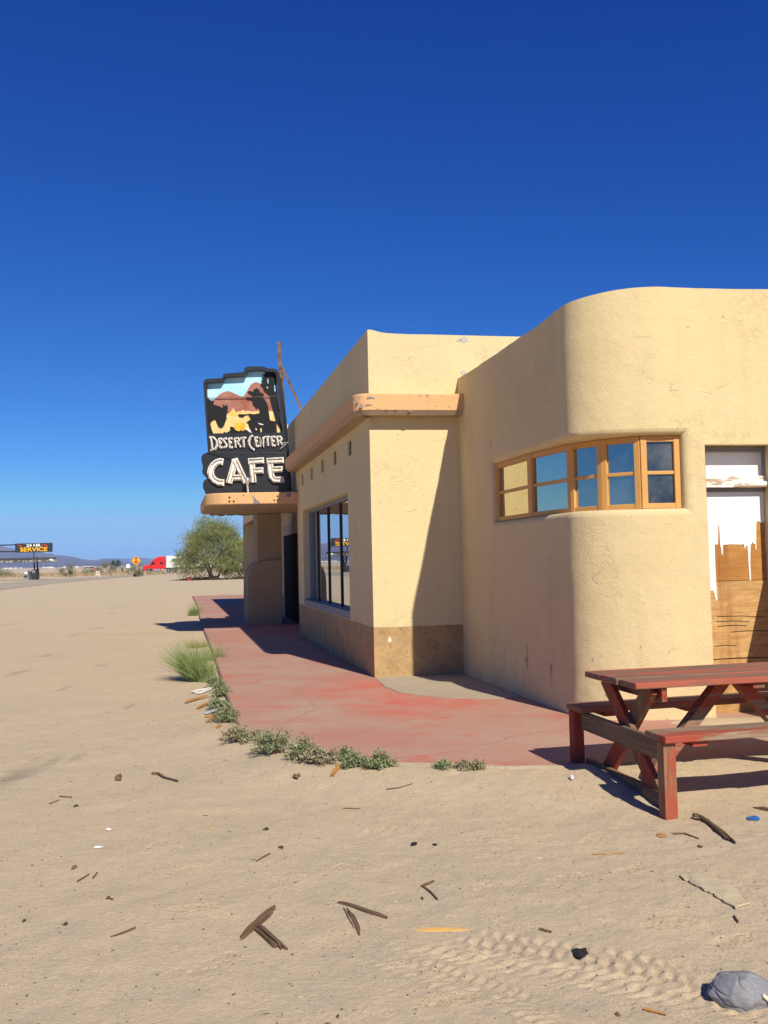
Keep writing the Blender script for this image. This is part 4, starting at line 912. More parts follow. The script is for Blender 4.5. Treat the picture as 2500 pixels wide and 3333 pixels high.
def saltbush(name, loc, lab, w, h, n, mat, group, seed=1, d=None):
    r = np.random.default_rng(seed); T = thing(name, loc, lab, 'plant', group); mb = MB(); d = d or w * .8; P = []; Dv = []
    for k in range(max(14, n // 34)):
        a = r.uniform(0, 6.28); q = r.random() ** .5; e = np.array([math.cos(a) * q * w / 2, math.sin(a) * q * d / 2, h * (1 - .75 * q * q) * r.uniform(.45, 1.1)])
        mid = e * .5 + np.array([0, 0, h * .12]); mb.tube([(0, 0, -.01), mid, e], [.006, .004, .002], 4, cap=False)
        m = 34; t_ = r.uniform(.25, 1.05, m)[:, None]; pts = np.where(t_ < .5, mid * t_ * 2, mid + (e - mid) * (t_ * 2 - 1)) + r.normal(0, .016, (m, 3)); P.append(pts); Dv.append(r.normal(size=(m, 3)) + [0, 0, .5])
    mb.build('stem', m_stick, T, fix=False)
    P = np.vstack(P); P[:, 2] = np.maximum(P[:, 2], .004); Dv = np.vstack(Dv); Dv /= np.linalg.norm(Dv, axis=1)[:, None]; L = r.uniform(.009, .021, len(P)); leafcloud(P, Dv, L, L * .7, 'foliage', mat, T); return T
WG = 'weeds along the edge of the pavement'
def at(x, y): return GG(x, y)
tuft('grass_tuft', at(627, 2004), 'lone pale green grass tuft at the far end of the kerb beside the shadow', .5, .40, 700, m_grass, WG, 2)
tuft('grass_tuft', at(640, 2108), 'low sprawling grass tuft by the kerb just beyond the biggest clump', .6, .24, 600, m_grass2, WG, 3, -.5)
tuft('grass_tuft', at(662, 2216), 'big bright green grass clump against the kerb', .62, .56, 2400, m_grass, WG, 4, -.2)
tuft('grass_tuft', at(690, 2150), 'small grass tuft between the big clump and the sunlit kerb corner', .45, .30, 400, m_grass, WG, 5)
sb = [(700, 2240, .34, .22, 'grey green leafy weed directly below the big grass clump', m_salt), (722, 2268, .32, .25, 'grey green leafy weed at the kerb above the white plastic strip', m_salt), (753, 2262, .16, .12, 'little leafy sprig growing on the pavement side of the kerb', m_salt),
      (712, 2312, .34, .24, 'grey green leafy weed beside the orange splinters', m_salt), (738, 2352, .36, .24, 'dense leafy weed at the kerb above the broken corner', m_salt), (790, 2412, .50, .17, 'flat dry looking weed at the corner of the pavement', m_salt2),
      (893, 2452, .44, .30, 'largest round grey green bush on the front edge of the pavement', m_salt), (990, 2472, .34, .22, 'leafy weed just right of the round bush with a white strip below', m_salt), (1045, 2482, .42, .17, 'spreading dusty weed above the dark cable', m_salt2), (1120, 2478, .13, .14, 'short upright sprig between two spreading weeds', m_salt),
      (1165, 2494, .30, .14, 'low green weed beside the orange stick', m_salt), (1240, 2500, .30, .15, 'low green weed at the right end of the weed line', m_salt), (1444, 2502, .15, .06, 'tiny green sprig alone on the sand edge', m_salt), (1512, 2503, .18, .05, 'tiny dry sprig near the table shadow', m_salt2), (1555, 2505, .12, .06, 'smallest dry sprig nearest the table shadow', m_salt2)]
for k, (x, y, w, h, lab, m) in enumerate(sb): saltbush('leafy_weed', at(x, y), lab, w * .92, h * .78, int(4000 * w), m, WG, 20 + k)

# ------------------------------------------------------------------ litter and driftwood on the ground
def splinter(p0, p1, w, th, lab, mat, name='wood_scrap', cat='wood', lift=.0, seed=0, taper=.0, group='scraps of wood on the dirt'):
    r = np.random.default_rng(seed + int(p0[0] * 7 + p0[1])); A, B = at(*p0), at(*p1); d = B - A; L = np.linalg.norm(d); d /= L; c = (A + B) / 2
    mb = MB(); kk = 1 if w < .02 else (3 if w < .034 else 4)
    for q in range(kk):
        yc = (q - (kk - 1) / 2) * w / kk; lw = w / kk * .93; e0 = -L / 2 + (r.random() * .22 * L if q not in (0, kk // 2) else r.random() * .03 * L); e1 = L / 2 - (r.random() * .25 * L if q != kk // 2 else 0)
        n = 6; tt = th * r.uniform(.7, 1.1); o_ = len(mb.v); bow = r.normal(0, w * .08)
        for k in range(n):
            f = k / (n - 1); x = e0 + (e1 - e0) * f; tp = 1 - taper * abs(2 * f - 1) ** 1.5; j = r.normal(0, lw * .10); ex = (.35 if k in (0, n - 1) else 1); y = yc * (1 - .5 * taper * abs(2 * f - 1)) + bow * math.sin(f * 3.1)
            sk = r.normal(0, .012) if k in (0, n - 1) else 0
            mb.v += [(x, y - lw * .5 * tp + j, 0), (x + sk, y + lw * .5 * tp + j, 0), (x + sk, y + lw * .46 * tp + j, tt * (ex * .6 + .4)), (x, y - lw * .46 * tp + j, tt * (ex * .6 + .4) * r.uniform(.85, 1))]
        for k in range(n - 1):
            for i in range(4): mb.f.append((o_ + 4 * k + i, o_ + 4 * k + (i + 1) % 4, o_ + 4 * k + 4 + (i + 1) % 4, o_ + 4 * k + 4 + i)); mb.m.append(0)
        mb.f += [(o_ + 3, o_ + 2, o_ + 1, o_), (o_ + 4 * n - 4, o_ + 4 * n - 3, o_ + 4 * n - 2, o_ + 4 * n - 1)]; mb.m += [0, 0]
    o = mb.build(name, mat); o.location = (c[0], c[1], c[2] - .002 + lift); o.rotation_euler = (0, -math.asin(max(-1, min(1, d[2]))), math.atan2(d[1], d[0])); return tag(o, lab, cat, group)
splinter((781, 3057), (898, 2960), .034, .016, 'broken dark board forming the top bar of the T shape on the sand', m_stick)
splinter((835, 2998), (893, 2952), .014, .012, 'thin sliver lying along the top bar of the T shape', m_stick)
splinter((832, 3017), (916, 3094), .044, .018, 'broken dark board forming the stem of the T shape on the sand', m_stick, seed=2)
splinter((1100, 2938), (1262, 2992), .018, .014, 'long thin stick forming the upper arm of the open triangle near the yellow splinter', m_stick, seed=3)
splinter((1126, 2955), (1172, 3046), .036, .013, 'broken board forming the lower arm of the open triangle', m_stick, seed=4, taper=.4)
splinter((1347, 3027), (1522, 3026), .032, .008, 'bright yellow fresh splinter of wood', m_stick3, seed=5, taper=.85)
splinter((2262, 2652), (2391, 2748), .036, .028, 'square brown stick right of the table leg', m_stick, seed=6)
splinter((2464, 2632), (2520, 2644), .025, .02, 'dark stick end above the blue scrap', m_stick, seed=7)
splinter((1077, 2526), (1112, 2492), .035, .02, 'short orange brown stick below the weeds', m_stick2, seed=8)
splinter((602, 2292), (676, 2270), .03, .02, 'longest orange stick left of the kerb weeds', m_stick2, seed=9, lift=.02)
splinter((642, 2310), (684, 2290), .03, .02, 'second orange stick just below the longest one by the kerb weeds', m_stick2, seed=10, lift=.015)
splinter((668, 2337), (712, 2332), .03, .02, 'pale orange stick beside the grey plastic strip', m_stick2, seed=11, lift=.01)
splinter((672, 2353), (708, 2342), .025, .018, 'lowest orange stick beside the kerb weeds', m_stick2, seed=12, lift=.012)
splinter((703, 2374), (722, 2364), .03, .02, 'short brown chip at the broken kerb corner', m_stick2, seed=13)
TW = 'thin twigs on the dirt'
def twig(px, r, lab, mat=m_stick):
    P = [at(x, y) + np.array([0, 0, r * 1.1]) for x, y in px]; c = P[0]
    o = MB().tube([p - c for p in P], [r * (1 - .5 * k / len(P)) for k in range(len(P))], 5).build('twig', mat, fix=False); o.location = tuple(c); tag(o, lab, 'twig', TW)
twig([(494, 2522), (515, 2522), (535, 2535), (580, 2547)], .011, 'forked brown twig left of the weeds')
twig([(1412, 2872), (1374, 2887), (1400, 2905), (1425, 2932)], .006, 'thin bent twig shaped like a V')
twig([(441, 3023), (400, 3040), (362, 3053)], .005, 'pale thin twig left of the T shape')
twig([(252, 2872), (290, 2849)], .005, 'straight thin twig by itself on the left sand'); twig([(302, 2862), (317, 2843)], .005, 'short twig beside the straight thin twig')
twig([(194, 2595), (234, 2597)], .006, 'thin twig above the dark flake on the left'); twig([(160, 2619), (192, 2607)], .005, 'thin twig leftmost below the tyre stains')
twig([(878, 2782), (858, 2792), (835, 2806)], .005, 'thin dark twig below two dark flakes'); twig([(1117, 2633), (1173, 2634)], .004, 'hair thin straight twig below the weed line')
twig([(2192, 2717), (2228, 2716), (2275, 2733)], .006, 'forked thin twig left of the square brown stick'); twig([(1757, 3028), (1795, 3038)], .006, 'short twig right of the yellow splinter')
twig([(1258, 2568), (1300, 2560), (1343, 2547)], .005, 'long thin twig below the pavement edge'); twig([(1930, 2783), (1970, 2782), (2035, 2777)], .004, 'long pale twig under the table shadow tip', m_stick2)
twig([(2098, 3290), (2130, 3298), (2168, 3308)], .006, 'orange twig in the tyre track at the bottom', m_stick2); twig([(2390, 2985), (2404, 3006)], .005, 'short twig below the flat bark'); twig([(368, 2930), (350, 2925)], .004, 'tiny twig stub above the pale thin twig')
m_blk = flat('black_rubber', (.02, .02, .022), .5, .3, 20, bump=.004); m_brn = flat('brown_dry_leaf', (.16, .10, .05), .8, .3, 20); m_dkb = flat('dark_brown_chip', (.07, .05, .036), .85, .3, 30); m_paper = flat('white_paper', (.78, .76, .72), .7, .06); m_blue = flat('blue_plastic', (.02, .14, .42), .4, .25, 20)
m_greyp = flat('grey_plastic', (.42, .42, .43), .55, .1, 9); m_bag = flat('silver_grey_plastic', (.225, .225, .238), .55, .14, 5, .25); m_stone = flat('brown_stone', (.14, .11, .08), .9, .3, 30)
def flake(x, y, wpx, hpx, mat, lab, cat, th=.012, name='scrap', seed=0, n=11, group=None):
    r = np.random.default_rng(seed + x); c = at(x, y); s = c[1] / FPX; w = wpx * s / 2 * .82; d = hpx * s / 2 / max(.2, (CH - c[2]) / c[1]); 
    d = min(d, w * 2.5); mb = MB(); a0 = np.linspace(0, 2 * math.pi, n, endpoint=False)
    ring = [(math.cos(a) * w * q, math.sin(a) * d * q) for a, q in zip(a0, r.uniform(.65, 1.1, n))]
    V = [(px_, py_, r.uniform(-.2, .5) * th) for px_, py_ in ring] + [(px_ * .6, py_ * .6, th * r.uniform(.5, 1.3)) for px_, py_ in ring] + [(0, 0, th * .7)]
    F_ = []
    for k in range(n): F_ += [(k, (k + 1) % n, n + (k + 1) % n, n + k), (n + k, n + (k + 1) % n, 2 * n)]
    mb.add(V, F_); o = mb.build(name, mat, smooth=True, fix=False); o.location = (c[0], c[1], c[2] + .003); o.rotation_euler = (0, 0, r.uniform(-.3, .3)); return tag(o, lab, cat, group)
flake(1890, 3112, 82, 34, m_blk, 'flat piece of black rubber in the sand below the tyre tracks', 'rubber scrap', .009, 'rubber_scrap')
DK = 'small dark flakes on the dirt'
for x, y, w, h, lab in ((247, 2625, 22, 7, 'small dark flake on the left sand by the thin twigs'), (867, 2700, 26, 9, 'upper of two dark flakes in the middle sand'), (915, 2760, 28, 8, 'lower of two dark flakes in the middle sand'), (213, 3011, 20, 11, 'dark lump on the lower left sand'), (1348, 2749, 26, 13, 'crumpled black flake in the centre sand'), (1416, 2751, 22, 6, 'thin brown flake beside the crumpled black flake'), (2279, 2757, 26, 9, 'brown flake below the forked thin twig'), (78, 3000, 16, 8, 'small dark lump at the far left of the sand'), (1100, 3312, 14, 10, 'dark chip at the bottom edge'), (2012, 3306, 22, 14, 'brown chip near the orange twig at the bottom'), (1375, 2927, 10, 10, 'dark chip above the open triangle'), (352, 2925, 12, 9, 'dark seed shaped flake left of centre')):
    flake(x, y, w, h, m_blk if 'black' in lab else (m_dkb if 'dark' in lab else m_brn), lab, 'flake', .006, 'flake', group=DK)
flake(384, 2537, 32, 24, m_brn, 'curled brown bark chunk left of the forked brown twig', 'bark', .03, 'bark_chunk'); flake(967, 2525, 34, 12, m_brn, 'dark brown bark bit below the largest bush', 'bark', .02, 'bark_chunk'); flake(2155, 2721, 52, 12, m_stick2, 'curled tan leaf left of the forked thin twig', 'leaf', .009, 'dry_leaf'); flake(241, 2828, 22, 9, m_brn, 'small brown leaf on the left sand', 'leaf', .012, 'dry_leaf')
flake(1862, 2538, 18, 20, m_paper, 'white paper scrap in the table shadow', 'paper', .03, 'paper_scrap', n=7); flake(635, 2002, 10, 9, m_paper, 'white paper cup by the far grass tuft', 'paper', .08, 'paper_scrap', n=7); flake(354, 2703, 24, 6, m_paper, 'white curled strip on the left sand', 'paper', .01, 'paper_scrap', n=7); flake(318, 2760, 46, 5, m_paper, 'thin white strip below the curled one', 'paper', .008, 'paper_scrap', n=7); flake(691, 2697, 9, 8, m_stick3, 'tiny orange scrap in the middle sand', 'paper', .01, 'paper_scrap', n=7)
flake(2456, 2666, 58, 16, m_blue, 'crumpled blue plastic scrap at the right edge', 'plastic', .011, 'plastic_scrap'); flake(2266, 2668, 22, 16, m_stone, 'brown stone at the end of the square brown stick', 'stone', .03, 'stone')
# flat bark plate
bp_ = [(2213, 2856), (2250, 2850), (2310, 2852), (2360, 2880), (2400, 2905), (2440, 2945), (2395, 2964), (2350, 2938), (2320, 2915), (2285, 2900), (2250, 2880)]
c = at(2330, 2905); mb = MB(); bj = np.random.default_rng(5); B_ = []
for (xa, ya), (xb, yb) in zip(bp_, bp_[1:] + bp_[:1]):
    for f in (0, .25, .5, .75): B_.append(at(xa + (xb - xa) * f + bj.normal(0, 3), ya + (yb - ya) * f + bj.normal(0, 2.2)))
mb.prism([tuple(np.array([p[0] - c[0], p[1] - c[1], p[2] - c[2] + .002])) for p in B_], (0, 0, .010)); o = mb.build('bark_plate', m_bark, bevel=.004); o.location = tuple(c); tag(o, 'flat pale plate of bark with a dark broken edge', 'bark')
# white and grey plastic strips by the kerb
def ribbon(px, w, lab, mat, name='plastic_strip', lift=.03):
    P = [at(x, y) + np.array([0, 0, lift * (.4 + .6 * abs(math.sin(k * 1.7)))]) for k, (x, y) in enumerate(px)]; c = P[0]
    o = MB().strip([p - c for p in P], w, (0, -.3, .95), .004).build(name, mat); o.location = tuple(c); tag(o, lab, 'plastic')
ribbon([(696, 2237), (670, 2250), (640, 2252), (625, 2258), (650, 2261), (684, 2250), (697, 2240)], .025, 'white plastic strip looped beside the kerb weeds', m_paper)
ribbon([(668, 2327), (695, 2322), (722, 2308)], .05, 'grey white plastic strip among the orange sticks', m_greyp); ribbon([(935, 2473), (958, 2472), (985, 2468)], .02, 'white plastic strip below the round bush', m_paper); ribbon([(1000, 2471), (1030, 2480), (1060, 2478), (1080, 2470)], .018, 'dull brown cable below the spreading weed', m_stone, 'cable', .015)
# grey bag
bc = at(2412, 3262); U_, V_ = 120, 76; P = []
sN = bc[1] / FPX; aw = 97 * sN; ah = 108 * sN
br = np.random.default_rng(3); bN = br.normal(size=(34, 3)); bN /= np.linalg.norm(bN, axis=1)[:, None]; bH = br.uniform(.86, 1.06, 34); bC = br.normal(size=(8, 3)); bC /= np.linalg.norm(bC, axis=1)[:, None]; bO = br.uniform(-.6, .6, 8)
for j in range(V_ + 1):
    for i in range(U_):
        a = 2 * math.pi * i / U_; b = math.pi * j / V_; d = np.array([math.sin(b) * math.cos(a), math.sin(b) * math.sin(a), math.cos(b)])
        dn = bN @ d; rr_ = min(1.12, float(np.min(np.where(dn > .15, bH / np.maximum(dn, .15), 9.))))
        wob = d + .10 * np.sin(d[[1, 2, 0]] * 7); cr = float(np.sum(np.maximum(0, 1 - np.abs(bC @ wob + bO) / .06)))
        wr = float(fbm(np.array([d[0] * 1.7 + 3]), np.array([d[2] * 1.7 + d[1] * .8]), 3, 72)[0]) * 1.2 + float(fbm(np.array([d[0] * 7 + d[1] * 4]), np.array([d[2] * 7 - d[1] * 3]), 2, 75)[0]) * .25; q = d * (rr_ * .8 + .2 - .05 * min(cr, 2) + .16 * wr); P.append((q[0] * aw, q[1] * aw * .8, max(-.02, q[2] * ah * .62 + ah * .30)))
Q = [(j * U_ + i, j * U_ + (i + 1) % U_, (j + 1) * U_ + (i + 1) % U_, (j + 1) * U_ + i) for j in range(V_) for i in range(U_)]
bag = thing('plastic_bag', bc, 'crumpled silver grey plastic bag lying on the sand at the right edge', 'bag'); o = fast_mesh('bag_body', P, Q, m_bag, bag, True); pass
MB().strip([(aw * .45, -aw * .66, ah * .50), (aw * .62, -aw * .64, ah * .36), (aw * .76, -aw * .52, ah * .16), (aw * .88, -aw * .42, 0.0)], .012, (0.3, -.9, .3), .008).build('seam', flat('yellowed_plastic', (.62, .58, .42), .5), bag, smooth=True)
# gravel specks
n = 12000; gx = rng.uniform(-3.2, 4.2, n); gy = 3.1 + 9 * rng.random(n) ** 1.5; keep = ~inpoly(gx, gy, SLC); gx, gy = gx[keep], gy[keep]; gz = hgt(gx, gy); V = []; Q = []
oct_ = np.array([(1, 0, 0), (0, 1, 0), (-1, 0, 0), (0, -1, 0), (0, 0, 1), (0, 0, -1)], float); of_ = np.array([(0, 1, 4), (1, 2, 4), (2, 3, 4), (3, 0, 4), (1, 0, 5), (2, 1, 5), (3, 2, 5), (0, 3, 5)])
sz = (.0016 + .0056 * rng.random(len(gx)) ** 4)
V = (oct_[None] * (sz[:, None, None] * np.array([1, 1, .6])) * rng.uniform(.6, 1.5, (len(gx), 6, 1)) * np.where(rng.random((len(gx), 1, 1)) < .15, 1 + np.minimum(np.abs(rng.normal(0, 1, (len(gx), 1, 3))), 1.6) * [1.5, .5, 0], 1.) * np.where(sz > .0045, .8, 1.)[:, None, None] + np.stack([gx, gy, gz + sz * .2], 1)[:, None]).reshape(-1, 3); Q = (of_[None] + (np.arange(len(gx)) * 6)[:, None, None]).reshape(-1, 3)
mi = np.repeat(rng.choice([0, 1, 1, 2], len(gx)), 8)
o = fast_mesh('gravel', V, Q, [flat('gravel_brown', (.20, .15, .10), .9, .4, 90), flat('gravel_dark', (.12, .09, .065), .9), flat('gravel_pale', (.50, .43, .34), .9)], mi=mi); tag(o, 'fine gravel and crumbs of wood strewn over the sand', 'gravel', kind='stuff')

# ------------------------------------------------------------------ middle distance
def gat(x, Y):
    p = AT(x, Y); p[2] = H(p[0], p[1]); return p
# road across the lot
rp = [((-260, 150), 60, 88), ((0, 0), 69, 100), ((180, 0), 92, 128), ((350, 0), 118, 158), ((480, 0), 165, 230), ((640, 0), 215, 290), ((1000, 0), 235, 320)]
t = NT('worn_asphalt'); t.col(t.mix(t.ramp(t.noise(.25, 5), .35, .65), (.37, .315, .24), (.44, .375, .28))); m_road = t.done(.9, .15)
L0, L1 = [], []
for (x, _), y0, y1 in [((-1500, 0), 30, 52), ((-700, 0), 42, 64)] + rp:
    a, b = AT(x, y0), AT(x, y1); L0.append(a); L1.append(b)
mb = MB()
for k in range(len(L0) - 1):
    for j in range(6):
        for i in range(4):
            def q(s_, t_):
                A = L0[k] + (L0[k + 1] - L0[k]) * s_; B = L1[k] + (L1[k + 1] - L1[k]) * s_; p = A + (B - A) * t_; return (p[0], p[1], H(p[0], p[1]) + .02)
            mb.quad(q(j / 6, i / 4), q((j + 1) / 6, i / 4), q((j + 1) / 6, (i + 1) / 4), q(j / 6, (i + 1) / 4))
o = mb.build('road', m_road); tag(o, 'worn grey asphalt road crossing behind the dirt lot', 'road', kind='structure')
# service station
st_b = gat(110, 121); SK = st_b[1] / FPX
stn = thing('service_canopy', st_b, 'derelict filling station canopy on thin posts carrying a dark roadside service sign', 'canopy', world=True)
m_navy = flat('dark_navy_steel', (.022, .028, .045), .6); m_fascia = flat('weathered_fascia', (.055, .055, .06), .8, .4, 1.5); m_fascia2 = NT('torn_fascia'); m_fascia2.col(m_fascia2.mix(m_fascia2.ramp(m_fascia2.noise(1.6, 5, .7), .45, .6), (.07, .075, .065), (.42, .42, .36))); m_fascia2 = m_fascia2.done(.8)
Y0 = st_b[1]
def sq(x, y, dY=0.):     # point of the station's street face
    d = ray(x * .21097, 1700 + y * .21097); return CAM + d * (Y0 + dY) / d[1]
def srect(mb, x0, x1, y0, y1, dep, x0s=None):
    a, b, c, d = sq(x0, y1), sq(x1, y1), sq(x1, y0), sq(x0, y0); a[2] = b[2]; d[2] = c[2]; return mb.prism([a, b, c, d], (-.34 * dep, dep, 0))
srect(MB(), -2600, 865, 540, 575, 4.2).build('roof', m_fascia, stn); srect(MB(), -2600, 885, 575, 605, 4.0).build('fascia', m_fascia2, stn)
pn = srect(MB(), 232, 812, 316, 456, .3).build('sign_panel', flat('sign_dark_grey', (.035, .042, .05), .5, .2, 1), stn, bevel=.06)
srect(MB(), -2600, 231, 340, 358, .25).build('rail', m_navy, stn); srect(MB(), -2600, 231, 440, 460, .25).build('rail', m_navy, stn)
for xx in (-700, -1600, -2590): srect(MB(), xx, xx + 14, 358, 440, .2).build('rail', m_navy, stn)
for xx, w, y0 in ((515, 18, 605), (400, 17, 605), (-900, 18, 605), (-1015, 17, 605), (-2300, 18, 605)):
    a = sq(xx, 885); MB().box((a[0] + w * SK * .105, Y0 + 1.2 + (.0 if xx in (515, -900) else 1.5), (a[2] + 2.9) / 2 - .15), w * SK * .21, .16, 3.2).build('post', m_navy, stn)
for xx in (515, -900): srect(MB(), xx, xx + 18, 450, 540, .16).build('post', m_navy, stn)
def text(body, x, y, hz, wz, mat, o=.02, parent=stn):
    cu = bpy.data.curves.new('t', 'FONT'); cu.body = body; cu.size = 1; cu.extrude = .03; cu.offset = .022; ob = bpy.data.objects.new('t', cu); COL.objects.link(ob)
    bpy.context.view_layer.update(); me = bpy.data.meshes.new_from_object(ob.evaluated_get(bpy.context.evaluated_depsgraph_get())); bpy.data.objects.remove(ob)
    v = np.array([q.co[:] for q in me.vertices]); v[:, :2] -= v[:, :2].min(0); W_, H_ = v[:, 0].max(), v[:, 1].max(); k = SK * .21097
    a = sq(x, y); co = np.column_stack([a[0] + v[:, 0] / W_ * wz * k, a[1] - o + v[:, 2] * .5, a[2] + v[:, 1] / H_ * hz * k])
    for q, p in zip(me.vertices, co): q.co = p
    me.materials.append(mat); ob = bpy.data.objects.new('lettering', me); COL.objects.link(ob); put(ob, parent); return ob
m_yel = flat('yellow_letter', (.90, .50, .03), .5, .08); m_wht = flat('white_letter', (.86, .86, .84), .5, .05); m_rd = flat('faded_red_letter', (.50, .05, .03), .6)
text('24 HR', 408, 382, 46, 224, m_wht, .05)['label'] = 'white lettering reading 24 HR'; text('SERVICE', 315, 455, 64, 420, m_yel, .06)['label'] = 'yellow lettering reading SERVICE'
mb = MB(); k = SK * .21097
for pl in ([(285, 358), (330, 362), (318, 378), (310, 400)], [(640, 375), (660, 352), (690, 346), (712, 352), (735, 362)], [(330, 438), (400, 450)], [(640, 410), (700, 402), (735, 365)]):
    P = []
    for x, y in pl: p = sq(x, y); p[1] = Y0 - .03; P.append(p)
    mb.strip(P, .14, (0, -1, 0), .02)
o = mb.build('lettering', m_rd, stn); o['label'] = 'faded red strokes of older lettering'
mb = MB(); 
for pl in ([(750, 575), (785, 572), (800, 600), (770, 588)], [(770, 560), (822, 568), (815, 598), (800, 580)]):
    P = [sq(x, y) + np.array([0, -.05, 0]) for x, y in pl]; mb.prism(P, (0, .03, 0))
mb.build('torn_panel', m_wht, stn)
srect(MB(), -1100, 620, 884, 893, 3.0).build('island', flat('island_concrete', (.20, .17, .14), .9), stn)
# pumps
m_pgrey = flat('pump_grey', (.26, .27, .30), .6, .15, 2); m_pdark = flat('pump_dark', (.035, .04, .05), .6)
def pump(x, Y, body, lab, w=.52, h=1.15):
    p = gat(x, Y); p[2] += .0; T = thing('fuel_pump', p, lab, 'fuel pump', 'old fuel pumps under the station canopy'); mb = MB()
    mb.prism([(-w / 2, -.25, 0), (w / 2, -.25, 0), (w / 2, -.25, h * .62), (w * .42, -.25, h * .66), (w * .42, -.25, h), (-w * .42, -.25, h), (-w * .42, -.25, h * .66), (-w / 2, -.25, h * .62)], (0, .5, 0)); mb.build('cabinet', body, T, bevel=.04)
    MB().box((0, -.262, h * .82), w * .6, .02, h * .2).build('display', m_wht if body is m_pgrey else m_pgrey, T); MB().box((0, -.262, h * .42), w * .7, .02, h * .22).build('panel', m_pdark, T)
    MB().tube([(w * .5, 0, h * .7), (w * .75, -.05, h * .6), (w * .72, -.05, h * .15), (w * .56, 0, h * .25)], .03, 6).build('hose', m_pdark, T); MB().box((w * .54, 0, h * .86), .07, .12, h * .5).build('nozzle', m_pdark, T)
pump(86.5, 121.5, m_pgrey, 'pale grey fuel pump, left of the pair under the first post', .62); pump(95, 122.6, m_pgrey, 'grey fuel pump with a tall nozzle, right of the pale pair', .45, 1.05)
pump(111.5, 121.5, m_pdark, 'nearly black fuel pump below the sign post', .62, 1.3); pump(119, 122.6, m_pdark, 'black fuel pump rightmost on the island', .5, 1.35)
pump(-90, 121.5, m_pdark, 'black fuel pump outside the frame on the left', .6, 1.3)
# stop-ahead sign
sp_ = gat(443, 134); ws = thing('warning_sign', sp_, 'yellow diamond road sign with a black arrow over a red octagon', 'road sign'); hz = 2.28; hd = .72
MB().box((0, .05, 1.35), .07, .07, 2.9).build('post', flat('wood_post', (.20, .13, .08), .8), ws)
MB().prism([(0, 0, hz - hd), (hd, 0, hz), (0, 0, hz + hd), (-hd, 0, hz)], (0, .02, 0)).build('panel', flat('sign_yellow', (.90, .42, .02), .5, .06), ws)
MB().strip([(0, -.006, hz - hd * .9), (hd * .9, -.006, hz), (0, -.006, hz + hd * .9), (-hd * .9, -.006, hz), (0, -.006, hz - hd * .9)], .03, (0, -1, 0), .006).build('border', m_sblack, ws)
MB().prism([(.24 * math.cos(a) + 0, -.01, hz - .17 + .24 * math.sin(a)) for a in [math.pi / 8 + k * math.pi / 4 for k in range(8)]], (0, .008, 0)).build('octagon', flat('sign_red', (.65, .03, .015), .5), ws)
MB().prism([(-.07, -.01, hz + .12), (.07, -.01, hz + .12), (.07, -.01, hz + .28), (.2, -.01, hz + .28), (0, -.01, hz + .52), (-.2, -.01, hz + .28), (-.07, -.01, hz + .28)], (0, .008, 0)).build('arrow', m_sblack, ws)
# semi truck
tp = gat(466, 232); trk = thing('semi_truck', tp, 'bright red sleeper cab truck pulling a white box trailer along the road', 'truck', rz=math.pi + .16)
m_tr = flat('red_truck_paint', (.62, .018, .015), .3, .06, 1, .5); m_tw = flat('white_trailer_paint', (.80, .79, .76), .5, .04, .4); m_chr = flat('chrome', (.55, .55, .56), .25, .1, 1, .5, .9); m_tyre = flat('tyre_rubber', (.02, .02, .021), .8); m_tg = flat('truck_glass', (.012, .016, .022), .08, .1, 1, .6); m_und = flat('chassis_dark', (.03, .03, .034), .7)
cabp = [(-.05, .6), (0, 1.1), (-.06, 1.55), (-.35, 1.82), (-1.55, 2.02), (-2.15, 2.72), (-2.35, 3.0), (-2.9, 3.5), (-3.6, 3.86), (-4.3, 3.97), (-5.25, 3.97), (-5.25, .95), (-3.3, .95), (-2.1, .8), (-1.95, .95), (-1.7, 1.15), (-1.2, 1.15), (-.95, .95), (-.85, .7)]
MB().prism([(x, -1.2, z) for x, z in cabp], (0, 2.4, 0)).build('cab', m_tr, trk, bevel=.12)
MB().prism([(-1.68, -1.06, 2.06), (-1.68, 1.06, 2.06), (-2.16, 1.0, 2.68), (-2.16, -1.0, 2.68)], (.05, 0, .04)).build('windshield', m_tg, trk)
for sy in (-1, 1):
    y = sy * 1.207
    MB().prism([(-1.9, y, 2.1), (-2.2, y, 2.62), (-2.85, y, 2.62), (-2.85, y, 2.0), (-2.0, y, 2.0)], (0, sy * .015, 0)).build('window', m_tg, trk); MB().prism([(-4.1, y, 2.05), (-4.75, y, 2.05), (-4.75, y, 2.6), (-4.1, y, 2.6)], (0, sy * .015, 0)).build('window', m_tg, trk)
    MB().strip([(-2.95, y, .98), (-2.95, y, 2.7)], .02, (0, sy, 0), .01).build('door_seam', m_und, trk)
    MB().box((-1.95, sy * 1.42, 2.2), .12, .22, .55).build('mirror', m_tr, trk); MB().lathe([(.33, -.85), (.35, -.8), (.35, .8), (.33, .85)], (-3.3, sy * .98, .72), ((0, 1, 0), (0, 0, 1), (1, 0, 0)), 16).build('fuel_tank', m_chr, trk, smooth=False)
    MB().box((-.18, sy * .95, 1.28), .24, .34, .24).build('headlight', m_chr, trk, bevel=.05)
    for x in (-1.45, -6.1, -7.4, -19.2, -20.5):
        w_ = MB().lathe([(.44, -.15), (.52, -.12), (.52, .12), (.44, .15)], (x, sy * 1.05, .52), ((1, 0, 0), (0, 0, 1), (0, 1, 0)), 20).build('wheel', m_tyre, trk); MB().lathe([(.30, 0), (.29, .02), (.1, .05)], (x, sy * 1.205, .52), ((1, 0, 0), (0, 0, sy), (0, sy, 0)), 14).build('rim', m_chr, w_)
MB().box((.02, 0, 1.15), .06, 1.0, .75).build('grille', m_chr, trk, bevel=.03); MB().box((-.05, 0, .62), .35, 2.4, .38).build('bumper', m_und, trk, bevel=.05)
MB().box((-10, 0, .95), 10, 1.0, .22).build('chassis', m_und, trk)
